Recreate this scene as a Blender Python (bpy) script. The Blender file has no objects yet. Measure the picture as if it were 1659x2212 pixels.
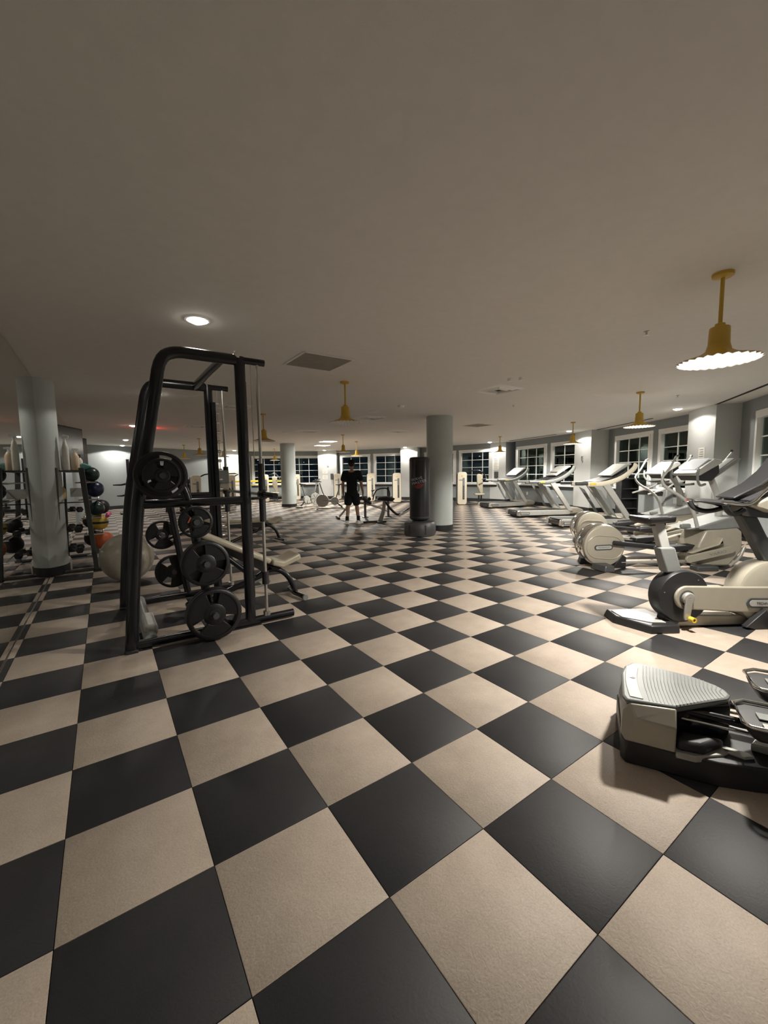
import bpy, bmesh, math, random
from mathutils import Vector, Matrix
random.seed(7)
scene = bpy.context.scene
C = scene.collection
PI = math.pi
# ------------------------------------------------------------------ camera, world, exposure
yaw, pit, rol = 0.600900, -0.093518, -0.013239
fw = Vector((math.sin(yaw)*math.cos(pit), math.cos(yaw)*math.cos(pit), math.sin(pit)))
r0 = Vector((math.cos(yaw), -math.sin(yaw), 0)); u0 = r0.cross(fw)
rt = math.cos(rol)*r0 + math.sin(rol)*u0; up = -math.sin(rol)*r0 + math.cos(rol)*u0
CAM = Vector((-0.700, -1.019, 1.411))
cd = bpy.data.cameras.new('camera'); cam = bpy.data.objects.new('camera', cd); C.objects.link(cam)
cam.matrix_world = Matrix(((rt.x, up.x, -fw.x, CAM.x), (rt.y, up.y, -fw.y, CAM.y), (rt.z, up.z, -fw.z, CAM.z), (0, 0, 0, 1)))
cd.sensor_fit = 'HORIZONTAL'; cd.sensor_width = 36.0; cd.lens = 878.8/1659*36; cd.clip_start = 0.02; cd.clip_end = 200
scene.camera = cam
w = bpy.data.worlds.new('night'); scene.world = w; w.use_nodes = True
w.node_tree.nodes['Background'].inputs[0].default_value = (0.012, 0.020, 0.035, 1)
w.node_tree.nodes['Background'].inputs[1].default_value = 0.5
vs = scene.view_settings
vs.view_transform = 'Standard'; vs.look = 'None'; vs.exposure = 0.13; vs.gamma = 1.0; vs.use_curve_mapping = False
CAN_W, PEND_W, PANEL_E = 170.0, 300.0, 9.0
WARM = (1.0, 0.95, 0.86); COOL = (0.97, 1.0, 0.93)
H = 2.80          # ceiling height
T = 0.4572        # floor tile

# ------------------------------------------------------------------ materials
def mat(name, col, rough=0.5, metal=0.0, var=0.06, scale=12.0, bump=0.0, bscale=60.0, emit=None, es=0.0, spec=0.5, coat=0.0):
    m = bpy.data.materials.new(name); m.use_nodes = True
    nt = m.node_tree; b = nt.nodes['Principled BSDF']
    b.inputs['Roughness'].default_value = rough; b.inputs['Metallic'].default_value = metal
    b.inputs['Specular IOR Level'].default_value = spec
    if coat: b.inputs['Coat Weight'].default_value = coat; b.inputs['Coat Roughness'].default_value = 0.15
    g = nt.nodes.new('ShaderNodeNewGeometry')
    n = nt.nodes.new('ShaderNodeTexNoise'); n.inputs['Scale'].default_value = scale; n.inputs['Detail'].default_value = 4
    nt.links.new(g.outputs['Position'], n.inputs['Vector'])
    r = nt.nodes.new('ShaderNodeValToRGB')
    lo = [max(0, c*(1-var)) for c in col]; hi = [min(1, c*(1+var)) for c in col]
    r.color_ramp.elements[0].position = .3; r.color_ramp.elements[1].position = .7
    r.color_ramp.elements[0].color = (*lo, 1); r.color_ramp.elements[1].color = (*hi, 1)
    nt.links.new(n.outputs['Fac'], r.inputs['Fac']); nt.links.new(r.outputs['Color'], b.inputs['Base Color'])
    if bump:
        n2 = nt.nodes.new('ShaderNodeTexNoise'); n2.inputs['Scale'].default_value = bscale; n2.inputs['Detail'].default_value = 5
        nt.links.new(g.outputs['Position'], n2.inputs['Vector'])
        bp = nt.nodes.new('ShaderNodeBump'); bp.inputs['Strength'].default_value = bump; bp.inputs['Distance'].default_value = .004
        nt.links.new(n2.outputs['Fac'], bp.inputs['Height']); nt.links.new(bp.outputs['Normal'], b.inputs['Normal'])
    if emit:
        b.inputs['Emission Color'].default_value = (*emit, 1); b.inputs['Emission Strength'].default_value = es
    return m
M = {}
M['wall'] = mat('wall_paint_shaded', (.27, .295, .30), .75, var=.02)  # pale like the pilasters, but darkened to hold the shade of the less lit bays
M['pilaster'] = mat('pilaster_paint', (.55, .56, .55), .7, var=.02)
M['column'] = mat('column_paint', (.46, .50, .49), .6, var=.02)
M['ceiling'] = mat('ceiling_paint', (.80, .77, .735), .85, var=.02, bump=.1, bscale=90)
M['white'] = mat('white_trim', (.90, .90, .88), .45, var=.02)
M['black'] = mat('black_plastic', (.018, .018, .020), .45)
M['gloss'] = mat('black_gloss', (.012, .012, .014), .18, coat=.3)
M['frame'] = mat('black_frame_paint', (.006, .0065, .009), .25, coat=.15)
M['rubber'] = mat('black_rubber', (.008, .008, .009), .36, bump=.3, bscale=200)
M['baseb'] = mat('black_vinyl_base', (.010, .010, .011), .5)
M['chrome'] = mat('chrome', (.80, .80, .78), .14, 1.0, var=.02)
M['steel'] = mat('brushed_steel', (.62, .61, .58), .32, 1.0)
M['silver'] = mat('silver_paint', (.40, .39, .36), .35, .35)
M['beige'] = mat('champagne_plastic', (.39, .36, .295), .38, .15, var=.03)
M['cream'] = mat('cream_shroud', (.70, .645, .52), .5, var=.03)
M['taupe'] = mat('taupe_vinyl', (.40, .36, .27), .38, var=.08, coat=.15)
M['grey'] = mat('grey_plastic', (.06, .064, .066), .4)
M['mgrey'] = mat('mid_grey_plastic', (.20, .21, .205), .4)
M['lgrey'] = mat('light_grey_plastic', (.42, .42, .40), .4)
M['yellow'] = mat('yellow_enamel', (.62, .40, .05), .4, var=.05)
M['ypaint'] = mat('yellow_paint', (.80, .58, .06), .4)
M['enamel'] = mat('white_enamel', (.86, .86, .83), .3)
M['skin'] = mat('skin', (.42, .25, .17), .55, var=.08)
M['cloth'] = mat('black_cotton', (.006, .010, .012), .95, var=.2, bump=.3, bscale=150)
M['navy'] = mat('black_shorts_fabric', (.005, .007, .012), .9, var=.2)
M['hair'] = mat('dark_hair', (.02, .015, .012), .8)
M['shoe'] = mat('white_shoe', (.72, .71, .68), .5)
M['bag'] = mat('black_vinyl_bag', (.008, .008, .010), .30, coat=.2)
M['bagbase'] = mat('charcoal_base', (.045, .046, .047), .45)
M['print'] = mat('grey_print', (.45, .45, .46), .6)
M['red'] = mat('red_print', (.17, .02, .02), .6)
M['paper'] = mat('paper', (.85, .82, .76), .8)
M['ink'] = mat('ink', (.12, .12, .13), .8)
M['dball'] = mat('dark_green_rubber', (.012, .035, .032), .3)
M['bball'] = mat('navy_rubber', (.010, .016, .06), .3)
M['yball'] = mat('yellow_rubber', (.62, .42, .07), .45)
M['oball'] = mat('orange_rubber', (.50, .11, .035), .5)
M['pink'] = mat('pink_rubber', (.75, .07, .22), .5)
M['gball'] = mat('pearl_grey_vinyl', (.34, .31, .25), .28, .1)
M['bulb'] = mat('bulb_glow', (1, .95, .85), .5, emit=(1, .93, .80), es=40)
M['can'] = mat('downlight_glow', (1, .95, .85), .5, emit=(1, .95, .84), es=32)
M['panel'] = mat('light_panel_glow', (1, .97, .9), .5, emit=(1, .96, .86), es=PANEL_E)
M['exit'] = mat('exit_red_glow', (.9, .05, .03), .5, emit=(1, .03, .02), es=6)
M['screen'] = mat('tablet_screen', (.40, .41, .42), .2, emit=(.6, .62, .64), es=.3)
M['screen_off'] = mat('dark_screen', (.04, .04, .045), .15)
M['teal'] = mat('teal_led', (.1, .6, .5), .4, emit=(.1, .8, .6), es=1.5)
M['bottle'] = mat('white_bottle', (.74, .72, .66), .4)
M['peach'] = mat('peach_liquid', (.75, .58, .42), .4)
M['amber'] = mat('amber_soap', (.70, .50, .20), .35)
M['grille'] = mat('ceiling_grille', (.30, .275, .24), .8, bump=.6, bscale=300)
M['dark'] = mat('dark_recess', (.02, .02, .02), .9)
M['sky'] = mat('teal_cloth', (.15, .35, .36), .8)

def tile_mat(name, c1, c2, rough, bump):
    m = bpy.data.materials.new(name); m.use_nodes = True; nt = m.node_tree; b = nt.nodes['Principled BSDF']
    L = nt.links.new
    g = nt.nodes.new('ShaderNodeNewGeometry')
    n = nt.nodes.new('ShaderNodeTexNoise'); n.inputs['Scale'].default_value = 4; n.inputs['Detail'].default_value = 8; n.inputs['Roughness'].default_value = .65
    n2 = nt.nodes.new('ShaderNodeTexNoise'); n2.inputs['Scale'].default_value = 170; n2.inputs['Detail'].default_value = 3
    mx = nt.nodes.new('ShaderNodeMix'); mx.data_type = 'FLOAT'; mx.inputs[0].default_value = .45
    L(g.outputs['Position'], n.inputs['Vector']); L(g.outputs['Position'], n2.inputs['Vector'])
    L(n.outputs['Fac'], mx.inputs[2]); L(n2.outputs['Fac'], mx.inputs[3])
    r = nt.nodes.new('ShaderNodeValToRGB'); r.color_ramp.elements[0].position = .36; r.color_ramp.elements[1].position = .64
    r.color_ramp.elements[0].color = (*c1, 1); r.color_ramp.elements[1].color = (*c2, 1)
    L(mx.outputs[0], r.inputs['Fac']); L(r.outputs['Color'], b.inputs['Base Color'])
    b.inputs['Roughness'].default_value = rough; b.inputs['Specular IOR Level'].default_value = .4
    bp = nt.nodes.new('ShaderNodeBump'); bp.inputs['Strength'].default_value = bump; bp.inputs['Distance'].default_value = .003
    n3 = nt.nodes.new('ShaderNodeTexNoise'); n3.inputs['Scale'].default_value = 55; n3.inputs['Detail'].default_value = 6; n3.inputs['Distortion'].default_value = 1.2
    L(g.outputs['Position'], n3.inputs['Vector']); L(n3.outputs['Fac'], bp.inputs['Height']); L(bp.outputs['Normal'], b.inputs['Normal'])
    return m
M['tbeige'] = tile_mat('beige_rubber_tile', (.36, .295, .24), (.49, .41, .34), .62, .5)
M['tblack'] = tile_mat('charcoal_rubber_tile', (.017, .017, .019), (.027, .026, .028), .6, .2)

def glass_mat():
    m = bpy.data.materials.new('night_window_glass'); m.use_nodes = True; nt = m.node_tree
    for n in list(nt.nodes): nt.nodes.remove(n)
    o = nt.nodes.new('ShaderNodeOutputMaterial'); mix = nt.nodes.new('ShaderNodeMixShader')
    t = nt.nodes.new('ShaderNodeBsdfTransparent'); t.inputs[0].default_value = (.6, .66, .66, 1)
    g = nt.nodes.new('ShaderNodeBsdfGlossy'); g.inputs[0].default_value = (.80, 1, .94, 1); g.inputs['Roughness'].default_value = .01
    f = nt.nodes.new('ShaderNodeLayerWeight'); f.inputs[0].default_value = .35
    nt.links.new(f.outputs['Fresnel'], mix.inputs[0]); nt.links.new(t.outputs[0], mix.inputs[1]); nt.links.new(g.outputs[0], mix.inputs[2])
    nt.links.new(mix.outputs[0], o.inputs[0]); return m
M['glass'] = glass_mat()
def mirror_mat():
    m = bpy.data.materials.new('mirror_glass'); m.use_nodes = True; b = m.node_tree.nodes['Principled BSDF']
    b.inputs['Base Color'].default_value = (.62, .64, .61, 1); b.inputs['Metallic'].default_value = 1; b.inputs['Roughness'].default_value = .012
    return m
M['mirror'] = mirror_mat()

# ------------------------------------------------------------------ mesh builder
class MB:
    def __init__(s): s.v = []; s.f = []; s.mi = []; s.cur = 0
    def add(s, vs_, fs):
        o = len(s.v); s.v += [tuple(p) for p in vs_]; s.f += [tuple(i+o for i in f) for f in fs]; s.mi += [s.cur]*len(fs); return s
    def box(s, c, d, rot=None):
        x, y, z = [k/2 for k in d]
        vs_ = [Vector((a*x, b*y, e*z)) for a in (-1, 1) for b in (-1, 1) for e in (-1, 1)]
        if rot: R = Matrix.Rotation(rot[0], 3, 'X') if len(rot) == 1 else (Matrix.Rotation(rot[2], 3, 'Z') @ Matrix.Rotation(rot[1], 3, 'Y') @ Matrix.Rotation(rot[0], 3, 'X')); vs_ = [R @ v for v in vs_]
        c = Vector(c); vs_ = [v+c for v in vs_]
        return s.add(vs_, [(0, 1, 3, 2), (4, 6, 7, 5), (0, 4, 5, 1), (2, 3, 7, 6), (0, 2, 6, 4), (1, 5, 7, 3)])
    def tube(s, pts, r, n=10, r2=None, closed=False, smooth=0, side=None):
        """swept ellipse: r along the sweep's side axis, r2 along its up axis; r may be a list"""
        P = [Vector(p) for p in pts]
        rs = r if isinstance(r, (list, tuple)) else [r]*len(P)
        for _ in range(smooth):
            Q = []; S = []; m = len(P); rng = range(m) if closed else range(m-1)
            if not closed: Q.append(P[0]); S.append(rs[0])
            for i in rng:
                a, b = P[i], P[(i+1) % m]; Q += [a.lerp(b, .25), a.lerp(b, .75)]; S += [rs[i]*.75+rs[(i+1) % m]*.25, rs[i]*.25+rs[(i+1) % m]*.75]
            if not closed: Q.append(P[-1]); S.append(rs[-1])
            P, rs = Q, S
        k = 1.0 if r2 is None else r2/max(1e-6, rs[0])
        m = len(P); vs_ = []; prev = None
        for i in range(m):
            if closed: t = (P[(i+1) % m]-P[i-1]).normalized()
            else: t = (P[min(i+1, m-1)]-P[max(i-1, 0)]).normalized()
            if side is not None: a = Vector(side)
            elif prev is not None: a = prev
            else: a = Vector((0, 0, 1)).cross(t) if abs(t.z) < .95 else Vector((0, 1, 0))
            a = (a - t*a.dot(t)).normalized(); prev = a; b = t.cross(a)
            for j in range(n):
                th = 2*PI*j/n; vs_.append(P[i]+a*math.cos(th)*rs[i]+b*math.sin(th)*rs[i]*k)
        fs = []
        for i in range(m if closed else m-1):
            for j in range(n):
                i2 = (i+1) % m; fs.append((i*n+j, i*n+(j+1) % n, i2*n+(j+1) % n, i2*n+j))
        if not closed: fs.append(tuple(range(n-1, -1, -1))); fs.append(tuple((m-1)*n+j for j in range(n)))
        return s.add(vs_, fs)
    def lathe(s, prof, c=(0, 0, 0), axis='Z', n=24, wave=None, a0=0, a1=2*PI, cap=True):
        """prof: (radius, height) list"""
        full = abs(a1-a0-2*PI) < 1e-6; nn = n if full else n+1; vs_ = []
        for k, (r, h) in enumerate(prof):
            for j in range(nn):
                th = a0+(a1-a0)*j/n; rr = r; hh = h
                if wave and wave[k]: rr = r*(1+wave[k]*math.cos(th*wave[-1])); hh = h+wave[k]*.12*math.cos(th*wave[-1])
                p = (rr*math.cos(th), rr*math.sin(th), hh)
                if axis == 'Y': p = (p[0], p[2], p[1])
                if axis == 'X': p = (p[2], p[0], p[1])
                vs_.append((p[0]+c[0], p[1]+c[1], p[2]+c[2]))
        fs = []
        for k in range(len(prof)-1):
            for j in range(n):
                j2 = (j+1) % nn if full else j+1; fs.append((k*nn+j, k*nn+j2, (k+1)*nn+j2, (k+1)*nn+j))
        if full and cap and prof[0] != prof[-1]:
            if prof[0][0] > 1e-5: fs.append(tuple(range(nn-1, -1, -1)))
            if prof[-1][0] > 1e-5: fs.append(tuple((len(prof)-1)*nn+j for j in range(nn)))
        return s.add(vs_, fs)
    def prism(s, poly, a, b, plane='XZ'):
        """extrude a 2D outline between a and b along the third axis"""
        def P(p, h): return {'XZ': (p[0], h, p[1]), 'XY': (p[0], p[1], h), 'YZ': (h, p[0], p[1])}[plane]
        n = len(poly); vs_ = [P(p, a) for p in poly]+[P(p, b) for p in poly]
        return s.add(vs_, [tuple(range(n)), tuple(range(2*n-1, n-1, -1))]+[(i, i+n, (i+1) % n+n, (i+1) % n) for i in range(n)])
    def frustum(s, p0, z0, p1, z1):
        n = len(p0); vs_ = [(x, y, z0) for x, y in p0]+[(x, y, z1) for x, y in p1]
        return s.add(vs_, [tuple(range(n-1, -1, -1)), tuple(range(n, 2*n))]+[(i, (i+1) % n, (i+1) % n+n, i+n) for i in range(n)])
    def ball(s, c, r, n=20, sq=(1, 1, 1)):
        m = n//2; vs_ = [(c[0], c[1], c[2]-r*sq[2])]
        for i in range(1, m):
            ph = -PI/2+PI*i/m
            for j in range(n):
                th = 2*PI*j/n; vs_.append((c[0]+r*sq[0]*math.cos(ph)*math.cos(th), c[1]+r*sq[1]*math.cos(ph)*math.sin(th), c[2]+r*sq[2]*math.sin(ph)))
        vs_.append((c[0], c[1], c[2]+r*sq[2])); fs = [(0, 1+(j+1) % n, 1+j) for j in range(n)]
        for i in range(m-2):
            for j in range(n): fs.append((1+i*n+j, 1+i*n+(j+1) % n, 1+(i+1)*n+(j+1) % n, 1+(i+1)*n+j))
        l = len(vs_)-1; o = 1+(m-2)*n
        fs += [(o+j, o+(j+1) % n, l) for j in range(n)]
        return s.add(vs_, fs)
    def build(s, name, m, parent=None, bevel=0, loc=None, rotz=None, angle=38, seg=2, **tags):
        me = bpy.data.meshes.new(name); me.from_pydata(s.v, [], s.f); me.validate()
        ms = m if isinstance(m, (list, tuple)) else [m]
        for k in ms: me.materials.append(M[k] if isinstance(k, str) else k)
        bm = bmesh.new(); bm.from_mesh(me); bmesh.ops.recalc_face_normals(bm, faces=bm.faces); bm.to_mesh(me); bm.free()
        if len(ms) > 1 and len(me.polygons) == len(s.mi): me.polygons.foreach_set('material_index', s.mi)
        me.polygons.foreach_set('use_smooth', [True]*len(me.polygons)); me.set_sharp_from_angle(angle=math.radians(angle))
        o = bpy.data.objects.new(name, me); C.objects.link(o)
        if parent: o.parent = parent
        if loc is not None: o.location = loc
        if rotz is not None: o.rotation_euler = (0, 0, rotz)
        if bevel:
            b = o.modifiers.new('bevel', 'BEVEL'); b.width = bevel; b.segments = seg; b.limit_method = 'ANGLE'; b.angle_limit = math.radians(30)
        for k, v in tags.items(): o[k] = v
        return o
def stadium(cx, cz, L, r, ang=0, n=8):
    """rounded bar outline, half length L (centre to arc centre)"""
    p = []
    for k in range(n+1): t = -PI/2+PI*k/n; p.append((L+r*math.cos(t), r*math.sin(t)))
    for k in range(n+1): t = PI/2+PI*k/n; p.append((-L+r*math.cos(t), r*math.sin(t)))
    c, s_ = math.cos(ang), math.sin(ang)
    return [(cx+x*c-z*s_, cz+x*s_+z*c) for x, z in p]
def rrect(x0, z0, x1, z1, r, n=5):
    p = []
    for cx, cz, a in ((x1-r, z0+r, -PI/2), (x1-r, z1-r, 0), (x0+r, z1-r, PI/2), (x0+r, z0+r, PI)):
        for k in range(n+1): t = a+PI/2*k/n; p.append((cx+r*math.cos(t), cz+r*math.sin(t)))
    return p
def thing(name, label, cat, loc, rotz=0, group=None, kind=None):
    o = bpy.data.objects.new(name, None); C.objects.link(o); o.location = loc; o.rotation_euler = (0, 0, rotz); o.empty_display_size = .1
    o['label'] = label; o['category'] = cat
    if group: o['group'] = group
    if kind: o['kind'] = kind
    return o
def copy_tree(o, parent=None):
    c = o.copy(); C.objects.link(c)
    if parent: c.parent = parent
    for ch in [x for x in list(C.objects) if x.parent == o and x != c]: copy_tree(ch, c)
    return c
def place(o, loc, rotz=0, label=None, group=None):
    o.location = loc; o.rotation_euler = (0, 0, rotz)
    if label: o['label'] = label
    if group: o['group'] = group
    return o
def text(body, size, name, m, parent, mtx, depth=.002, bend=None, xs=1.0):
    cu = bpy.data.curves.new(name, 'FONT'); cu.body = body; cu.size = size; cu.align_x = 'CENTER'; cu.align_y = 'CENTER'; cu.extrude = depth
    t = bpy.data.objects.new(name+'_src', cu); C.objects.link(t)
    dg = bpy.context.evaluated_depsgraph_get(); me = bpy.data.meshes.new_from_object(t.evaluated_get(dg)); bpy.data.objects.remove(t)
    for v in me.vertices:
        p = v.co.copy(); p.x *= xs; p = mtx @ p
        v.co = bend(p) if bend else p
    me.materials.clear(); me.materials.append(M[m]); me.name = name
    o = bpy.data.objects.new(name, me); C.objects.link(o)
    if parent: o.parent = parent
    return o
# text facing local -Y (reads from the -Y side)
def face_negy(x, y, z, ang=0): return Matrix.Translation((x, y, z)) @ Matrix.Rotation(PI/2, 4, 'X') @ Matrix.Rotation(ang, 4, 'Z')
def spot(name, loc, e, size, blend, col, r=.05):
    l = bpy.data.lights.new(name, 'SPOT'); l.energy = e; l.spot_size = size; l.spot_blend = blend; l.color = col; l.shadow_soft_size = r
    o = bpy.data.objects.new(name, l); C.objects.link(o); o.location = loc; return o
def point(name, loc, e, col, r=.05):
    l = bpy.data.lights.new(name, 'POINT'); l.energy = e; l.color = col; l.shadow_soft_size = r
    o = bpy.data.objects.new(name, l); C.objects.link(o); o.location = loc; return o

# ------------------------------------------------------------------ room shell
BAYS = [  # corner (x, y), heading, length, window spans along the wall
    ((10.5, 1.9), (-.829, -.559), 4.6, [(.78, 2.55), (2.95, 4.4)], 'nearest the camera on the right'),
    ((13.54, 6.18), (-.5605, -.8281), 4.45, [(.5, 2.2), (2.62, 4.35)], 'behind the ellipticals'),
    ((14.77, 10.94), (-.3076, -.9515), 4.45, [(.2, 2.07), (2.48, 4.3)], 'behind the treadmills'),
    ((13.65, 16.29), (.2256, -.9742), 4.6, [(.33, 2.16), (2.52, 4.36)], 'to the right of the big round column'),
    ((10.73, 20.28), (.525, -.851), 4.3, [(.2, 1.97), (2.35, 4.15)], 'behind the person'),
    ((6.37, 23.05), (.909, -.417), 4.4, [(.2, 1.97), (2.2, 4.0)], 'behind the spin bikes')]
PIL = [((7.25, -.35), (6.45, -.95)), ((10.96, 3.01), (10.16, 2.24)), ((13.5, 7.37), (13.0, 6.49)), ((14.58, 12.33), (14.65, 11.38)),
       ((12.55, 16.67), (13.12, 15.93)), ((9.73, 20.99), (10.52, 20.18)), ((4.5, 22.8), (6.25, 22.65))]
SIDES = ['right', 'right', 'right', 'right', 'back', 'back']
def inside(x, y):
    poly = [(-1.43, -4), (3, -4), (7.0, -.9), (10.4, 1.9), (13.5, 6.2), (14.75, 11), (13.6, 16.3), (10.8, 20.4), (6.3, 23.1), (4.3, 23.2), (-1.43, 20.1)]
    c = False; n = len(poly)
    for i in range(n):
        (x1, y1), (x2, y2) = poly[i], poly[i-1]
        if (y1 > y) != (y2 > y) and x < (x2-x1)*(y-y1)/(y2-y1)+x1: c = not c
    return c
fl = MB().box((6.6, 9.6, -.06), (17, 28.2, .1)).build('floor', 'dark', kind='structure', label='rubber tile floor in a beige and charcoal checkerboard', category='floor')
def tmesh(m):
    g = T/2-.0012; b = .0022
    q0 = [(-g, -g), (g, -g), (g, g), (-g, g)]; q1 = [(x*(1-b/g), y*(1-b/g)) for x, y in q0]
    mb = MB(); mb.frustum(q0, -.010, q0, -.0015); mb.frustum(q0, -.0015, q1, 0)
    o = mb.build('tile', m); me = o.data; bpy.data.objects.remove(o); return me
TM = [tmesh('tblack'), tmesh('tbeige')]
cells = []
for i in range(-4, 34):
    for j in range(-10, 53):
        cx, cy = (i+.5)*T, (j+.5)*T
        if not any(inside(cx+a*T*.5, cy+b*T*.5) for a in (-1, 1) for b in (-1, 1)): continue
        d = Vector((cx, cy, 0))-CAM; dep = d.dot(fw)
        vis = False
        if dep > .3:
            for a in (-.5, 0, .5):
                for b in (-.5, 0, .5):
                    e = Vector((cx+a*T, cy+b*T, 0))-CAM; ed = e.dot(fw)
                    if ed > .05 and abs(e.dot(rt)/ed) < .955 and abs(e.dot(up)/ed) < 1.27: vis = True
        cells.append((0 if vis else 1, d.length, i, j))
cells.sort()
far = MB()
for k, (nv, d, i, j) in enumerate(cells):
    cx, cy = (i+.5)*T, (j+.5)*T; par = (i+j) % 2
    partial = i*T < -1.424
    if k < 298 and nv == 0 and not partial:
        o = bpy.data.objects.new('tile', TM[par]); C.objects.link(o); o.location = (cx, cy, 0); o.parent = fl
    else:
        far.cur = par; g = T/2-.0012; x0 = max(cx-g, -1.424); x1 = cx+g
        if x1 > x0: far.box(((x0+x1)/2, cy, -.005), (x1-x0, 2*g, .010))
far.build('tile', ['tblack', 'tbeige'], fl, kind='stuff')
MB().box((6.6, 9.6, H+.06), (17, 28.4, .12)).build('ceiling', 'ceiling', kind='structure', label='plain painted warm grey ceiling', category='ceiling')
# mirror wall on the left, real mirror panels up to y = 11
MB().box((-1.53, 8, H/2), (.2, 24.4, H+.02)).build('wall_left', 'wall', kind='structure', label='wall on the left that carries the mirror', category='wall')
mr = thing('wall_mirror', 'full height mirror covering the left wall beside the squat rack and ball rack', 'mirror', (-1.42, 2.4, 0))
ys = [-3.9, -1.6, .9, 3.4, 5.9, 8.4, 10.9, 13.4]
for a, b in zip(ys[:-1], ys[1:]):
    MB().box((-.002, (a+b)/2-2.4, 1.405), (.008, b-a-.002, 2.78)).build('mirror_panel', 'mirror', mr)
MB().box((.003, 2.4, .004), (.010, 17.2, .008)).build('channel', 'steel', mr)
MB().box((3, -4.1, H/2), (9.2, .2, H)).build('wall_front', 'wall', kind='structure', label='wall behind the photographer', category='wall')
def wallrun(a, b, name, side_label, th=.2):
    d = Vector((b[0]-a[0], b[1]-a[1])); L = d.length; ang = math.atan2(d.y, d.x)
    o = MB().box((L/2, th/2, H/2), (L, th, H)).build(name, 'wall', loc=(a[0], a[1], 0), rotz=ang, kind='structure', label=side_label, category='wall')
    return o, L, ang
wallrun((-1.5, 20.12), (4.6, 23.2), 'wall_back', 'plain pale grey wall at the far left end of the gym')
a = (-1.42, 20.15); d = Vector((6.0, 3.03)); L = d.length
MB().box((L/2, -.006, .075), (L, .012, .15)).build('baseboard_back', 'baseb', loc=(*a, 0), rotz=math.atan2(d.y, d.x), kind='structure', label='black vinyl baseboard along the far left wall', category='baseboard')
wallrun((7.2, -.9), (3.0, -4.05), 'wall_right', 'short wall closing the room beside the photographer')
ZS, ZT = .90, 2.45
wn = 0
for bi, ((ax, ay), hd, L, wins, where) in enumerate(BAYS):
    ang = math.atan2(hd[1], hd[0]); side = SIDES[bi]
    mb = MB(); th = .22
    mb.box((L/2, th/2, ZS/2), (L, th, ZS)); mb.box((L/2, th/2, (ZT+H)/2), (L, th, H-ZT))
    x = 0
    for (s, e) in wins: mb.box(((x+s)/2, th/2, (ZS+ZT)/2), (s-x, th, ZT-ZS)); x = e
    if L > x: mb.box(((x+L)/2, th/2, (ZS+ZT)/2), (L-x, th, ZT-ZS))
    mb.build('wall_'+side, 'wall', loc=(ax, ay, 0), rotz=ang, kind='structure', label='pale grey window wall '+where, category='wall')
    MB().box((L/2, -.006, .075), (L, .012, .15)).build('baseboard_'+side, 'baseb', loc=(ax, ay, 0), rotz=ang, kind='structure', label='black baseboard of the window wall '+where, category='baseboard')
    s0, e1 = wins[0][0]-.12, L
    MB().box(((s0+e1)/2, -.045, .855), (e1-s0, .09, .05)).build('trim_%d' % (2*bi+1), 'white', loc=(ax, ay, 0), rotz=ang, bevel=.006, kind='structure', label='white window sill board on the wall '+where, category='sill')
    MB().box(((s0+e1)/2, -.03, .78), (e1-s0, .06, .10)).build('trim_%d' % (2*bi+2), 'baseb', loc=(ax, ay, 0), rotz=ang, kind='structure', label='dark strip under the window sill on the wall '+where, category='trim')
    for k, (s, e) in enumerate(wins):
        wn += 1
        f = thing('window_%d' % wn, '%s white framed window with small panes %s' % ('first' if k == 0 else 'second', where), 'window', (ax, ay, 0), ang, kind='structure')
        f['label'] = ('left-hand' if k == 0 else 'right-hand')+' white framed window of the pair '+where
        fr = MB(); w_ = .055; cx = (s+e)/2
        fr.box((cx, .03, ZT-w_/2), (e-s, .16, w_)); fr.box((cx, .03, ZS+w_/2-.01), (e-s, .16, w_))
        fr.box((s+w_/2, .03, (ZS+ZT)/2), (w_, .16, ZT-ZS-.1)); fr.box((e-w_/2, .03, (ZS+ZT)/2), (w_, .16, ZT-ZS-.1))
        fr.box((cx, -.012, ZT+.045), (e-s+.2, .024, .09)); fr.box((s-.045, -.012, (ZS+ZT)/2), (.09, .024, ZT-ZS)); fr.box((e+.045, -.012, (ZS+ZT)/2), (.09, .024, ZT-ZS))
        fr.build('casing', 'white', f)
        x0, x1, z0, z1 = s+w_, e-w_, ZS+w_-.01, ZT-w_
        pw, ph = (x1-x0)/3, (z1-z0)/4
        for q in (1, 2): MB().box((x0+pw*q, .045, (z0+z1)/2), (.026, .03, z1-z0)).build('muntin', 'white', f)
        for q in (1, 2, 3): MB().box(((x0+x1)/2, .045, z0+ph*q), (x1-x0, .026, .024)).build('muntin', 'white', f)
        for q in range(3):
            for r_ in range(4): MB().box((x0+pw*(q+.5), .05, z0+ph*(r_+.5)), (pw-.02, .004, ph-.02)).build('pane', 'glass', f)
PW = ['beside the photographer', 'behind the nearest elliptical', 'behind the treadmill nearest the camera', 'with a notice, behind the farthest treadmill',
      'behind the heavy bag', 'with posted signs, behind the spin bikes', 'brightly lit at the far end, seen through the rack']
for pi_, (Lp, Rp) in enumerate(PIL):
    Lv, Rv = Vector(Lp), Vector(Rp); d = Rv-Lv; n = Vector((d.y, -d.x)).normalized()
    if n.dot(Vector((5, 9))-Lv) > 0: n = -n
    dep = .75
    pl = [Lv, Rv, Rv+n*dep, Lv+n*dep]
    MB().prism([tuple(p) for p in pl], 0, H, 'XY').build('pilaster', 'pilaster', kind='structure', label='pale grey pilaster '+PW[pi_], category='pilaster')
    e = .014; pb = [Lv-n*e-d.normalized()*e, Rv-n*e+d.normalized()*e, Rv+n*dep+d.normalized()*e, Lv+n*dep-d.normalized()*e]
    MB().prism([tuple(p) for p in pb], 0, .15, 'XY').build('baseboard_right' if pi_ < 4 else 'baseboard_back', 'baseb', kind='structure', label='black baseboard around the pilaster '+PW[pi_], category='baseboard')
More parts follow.
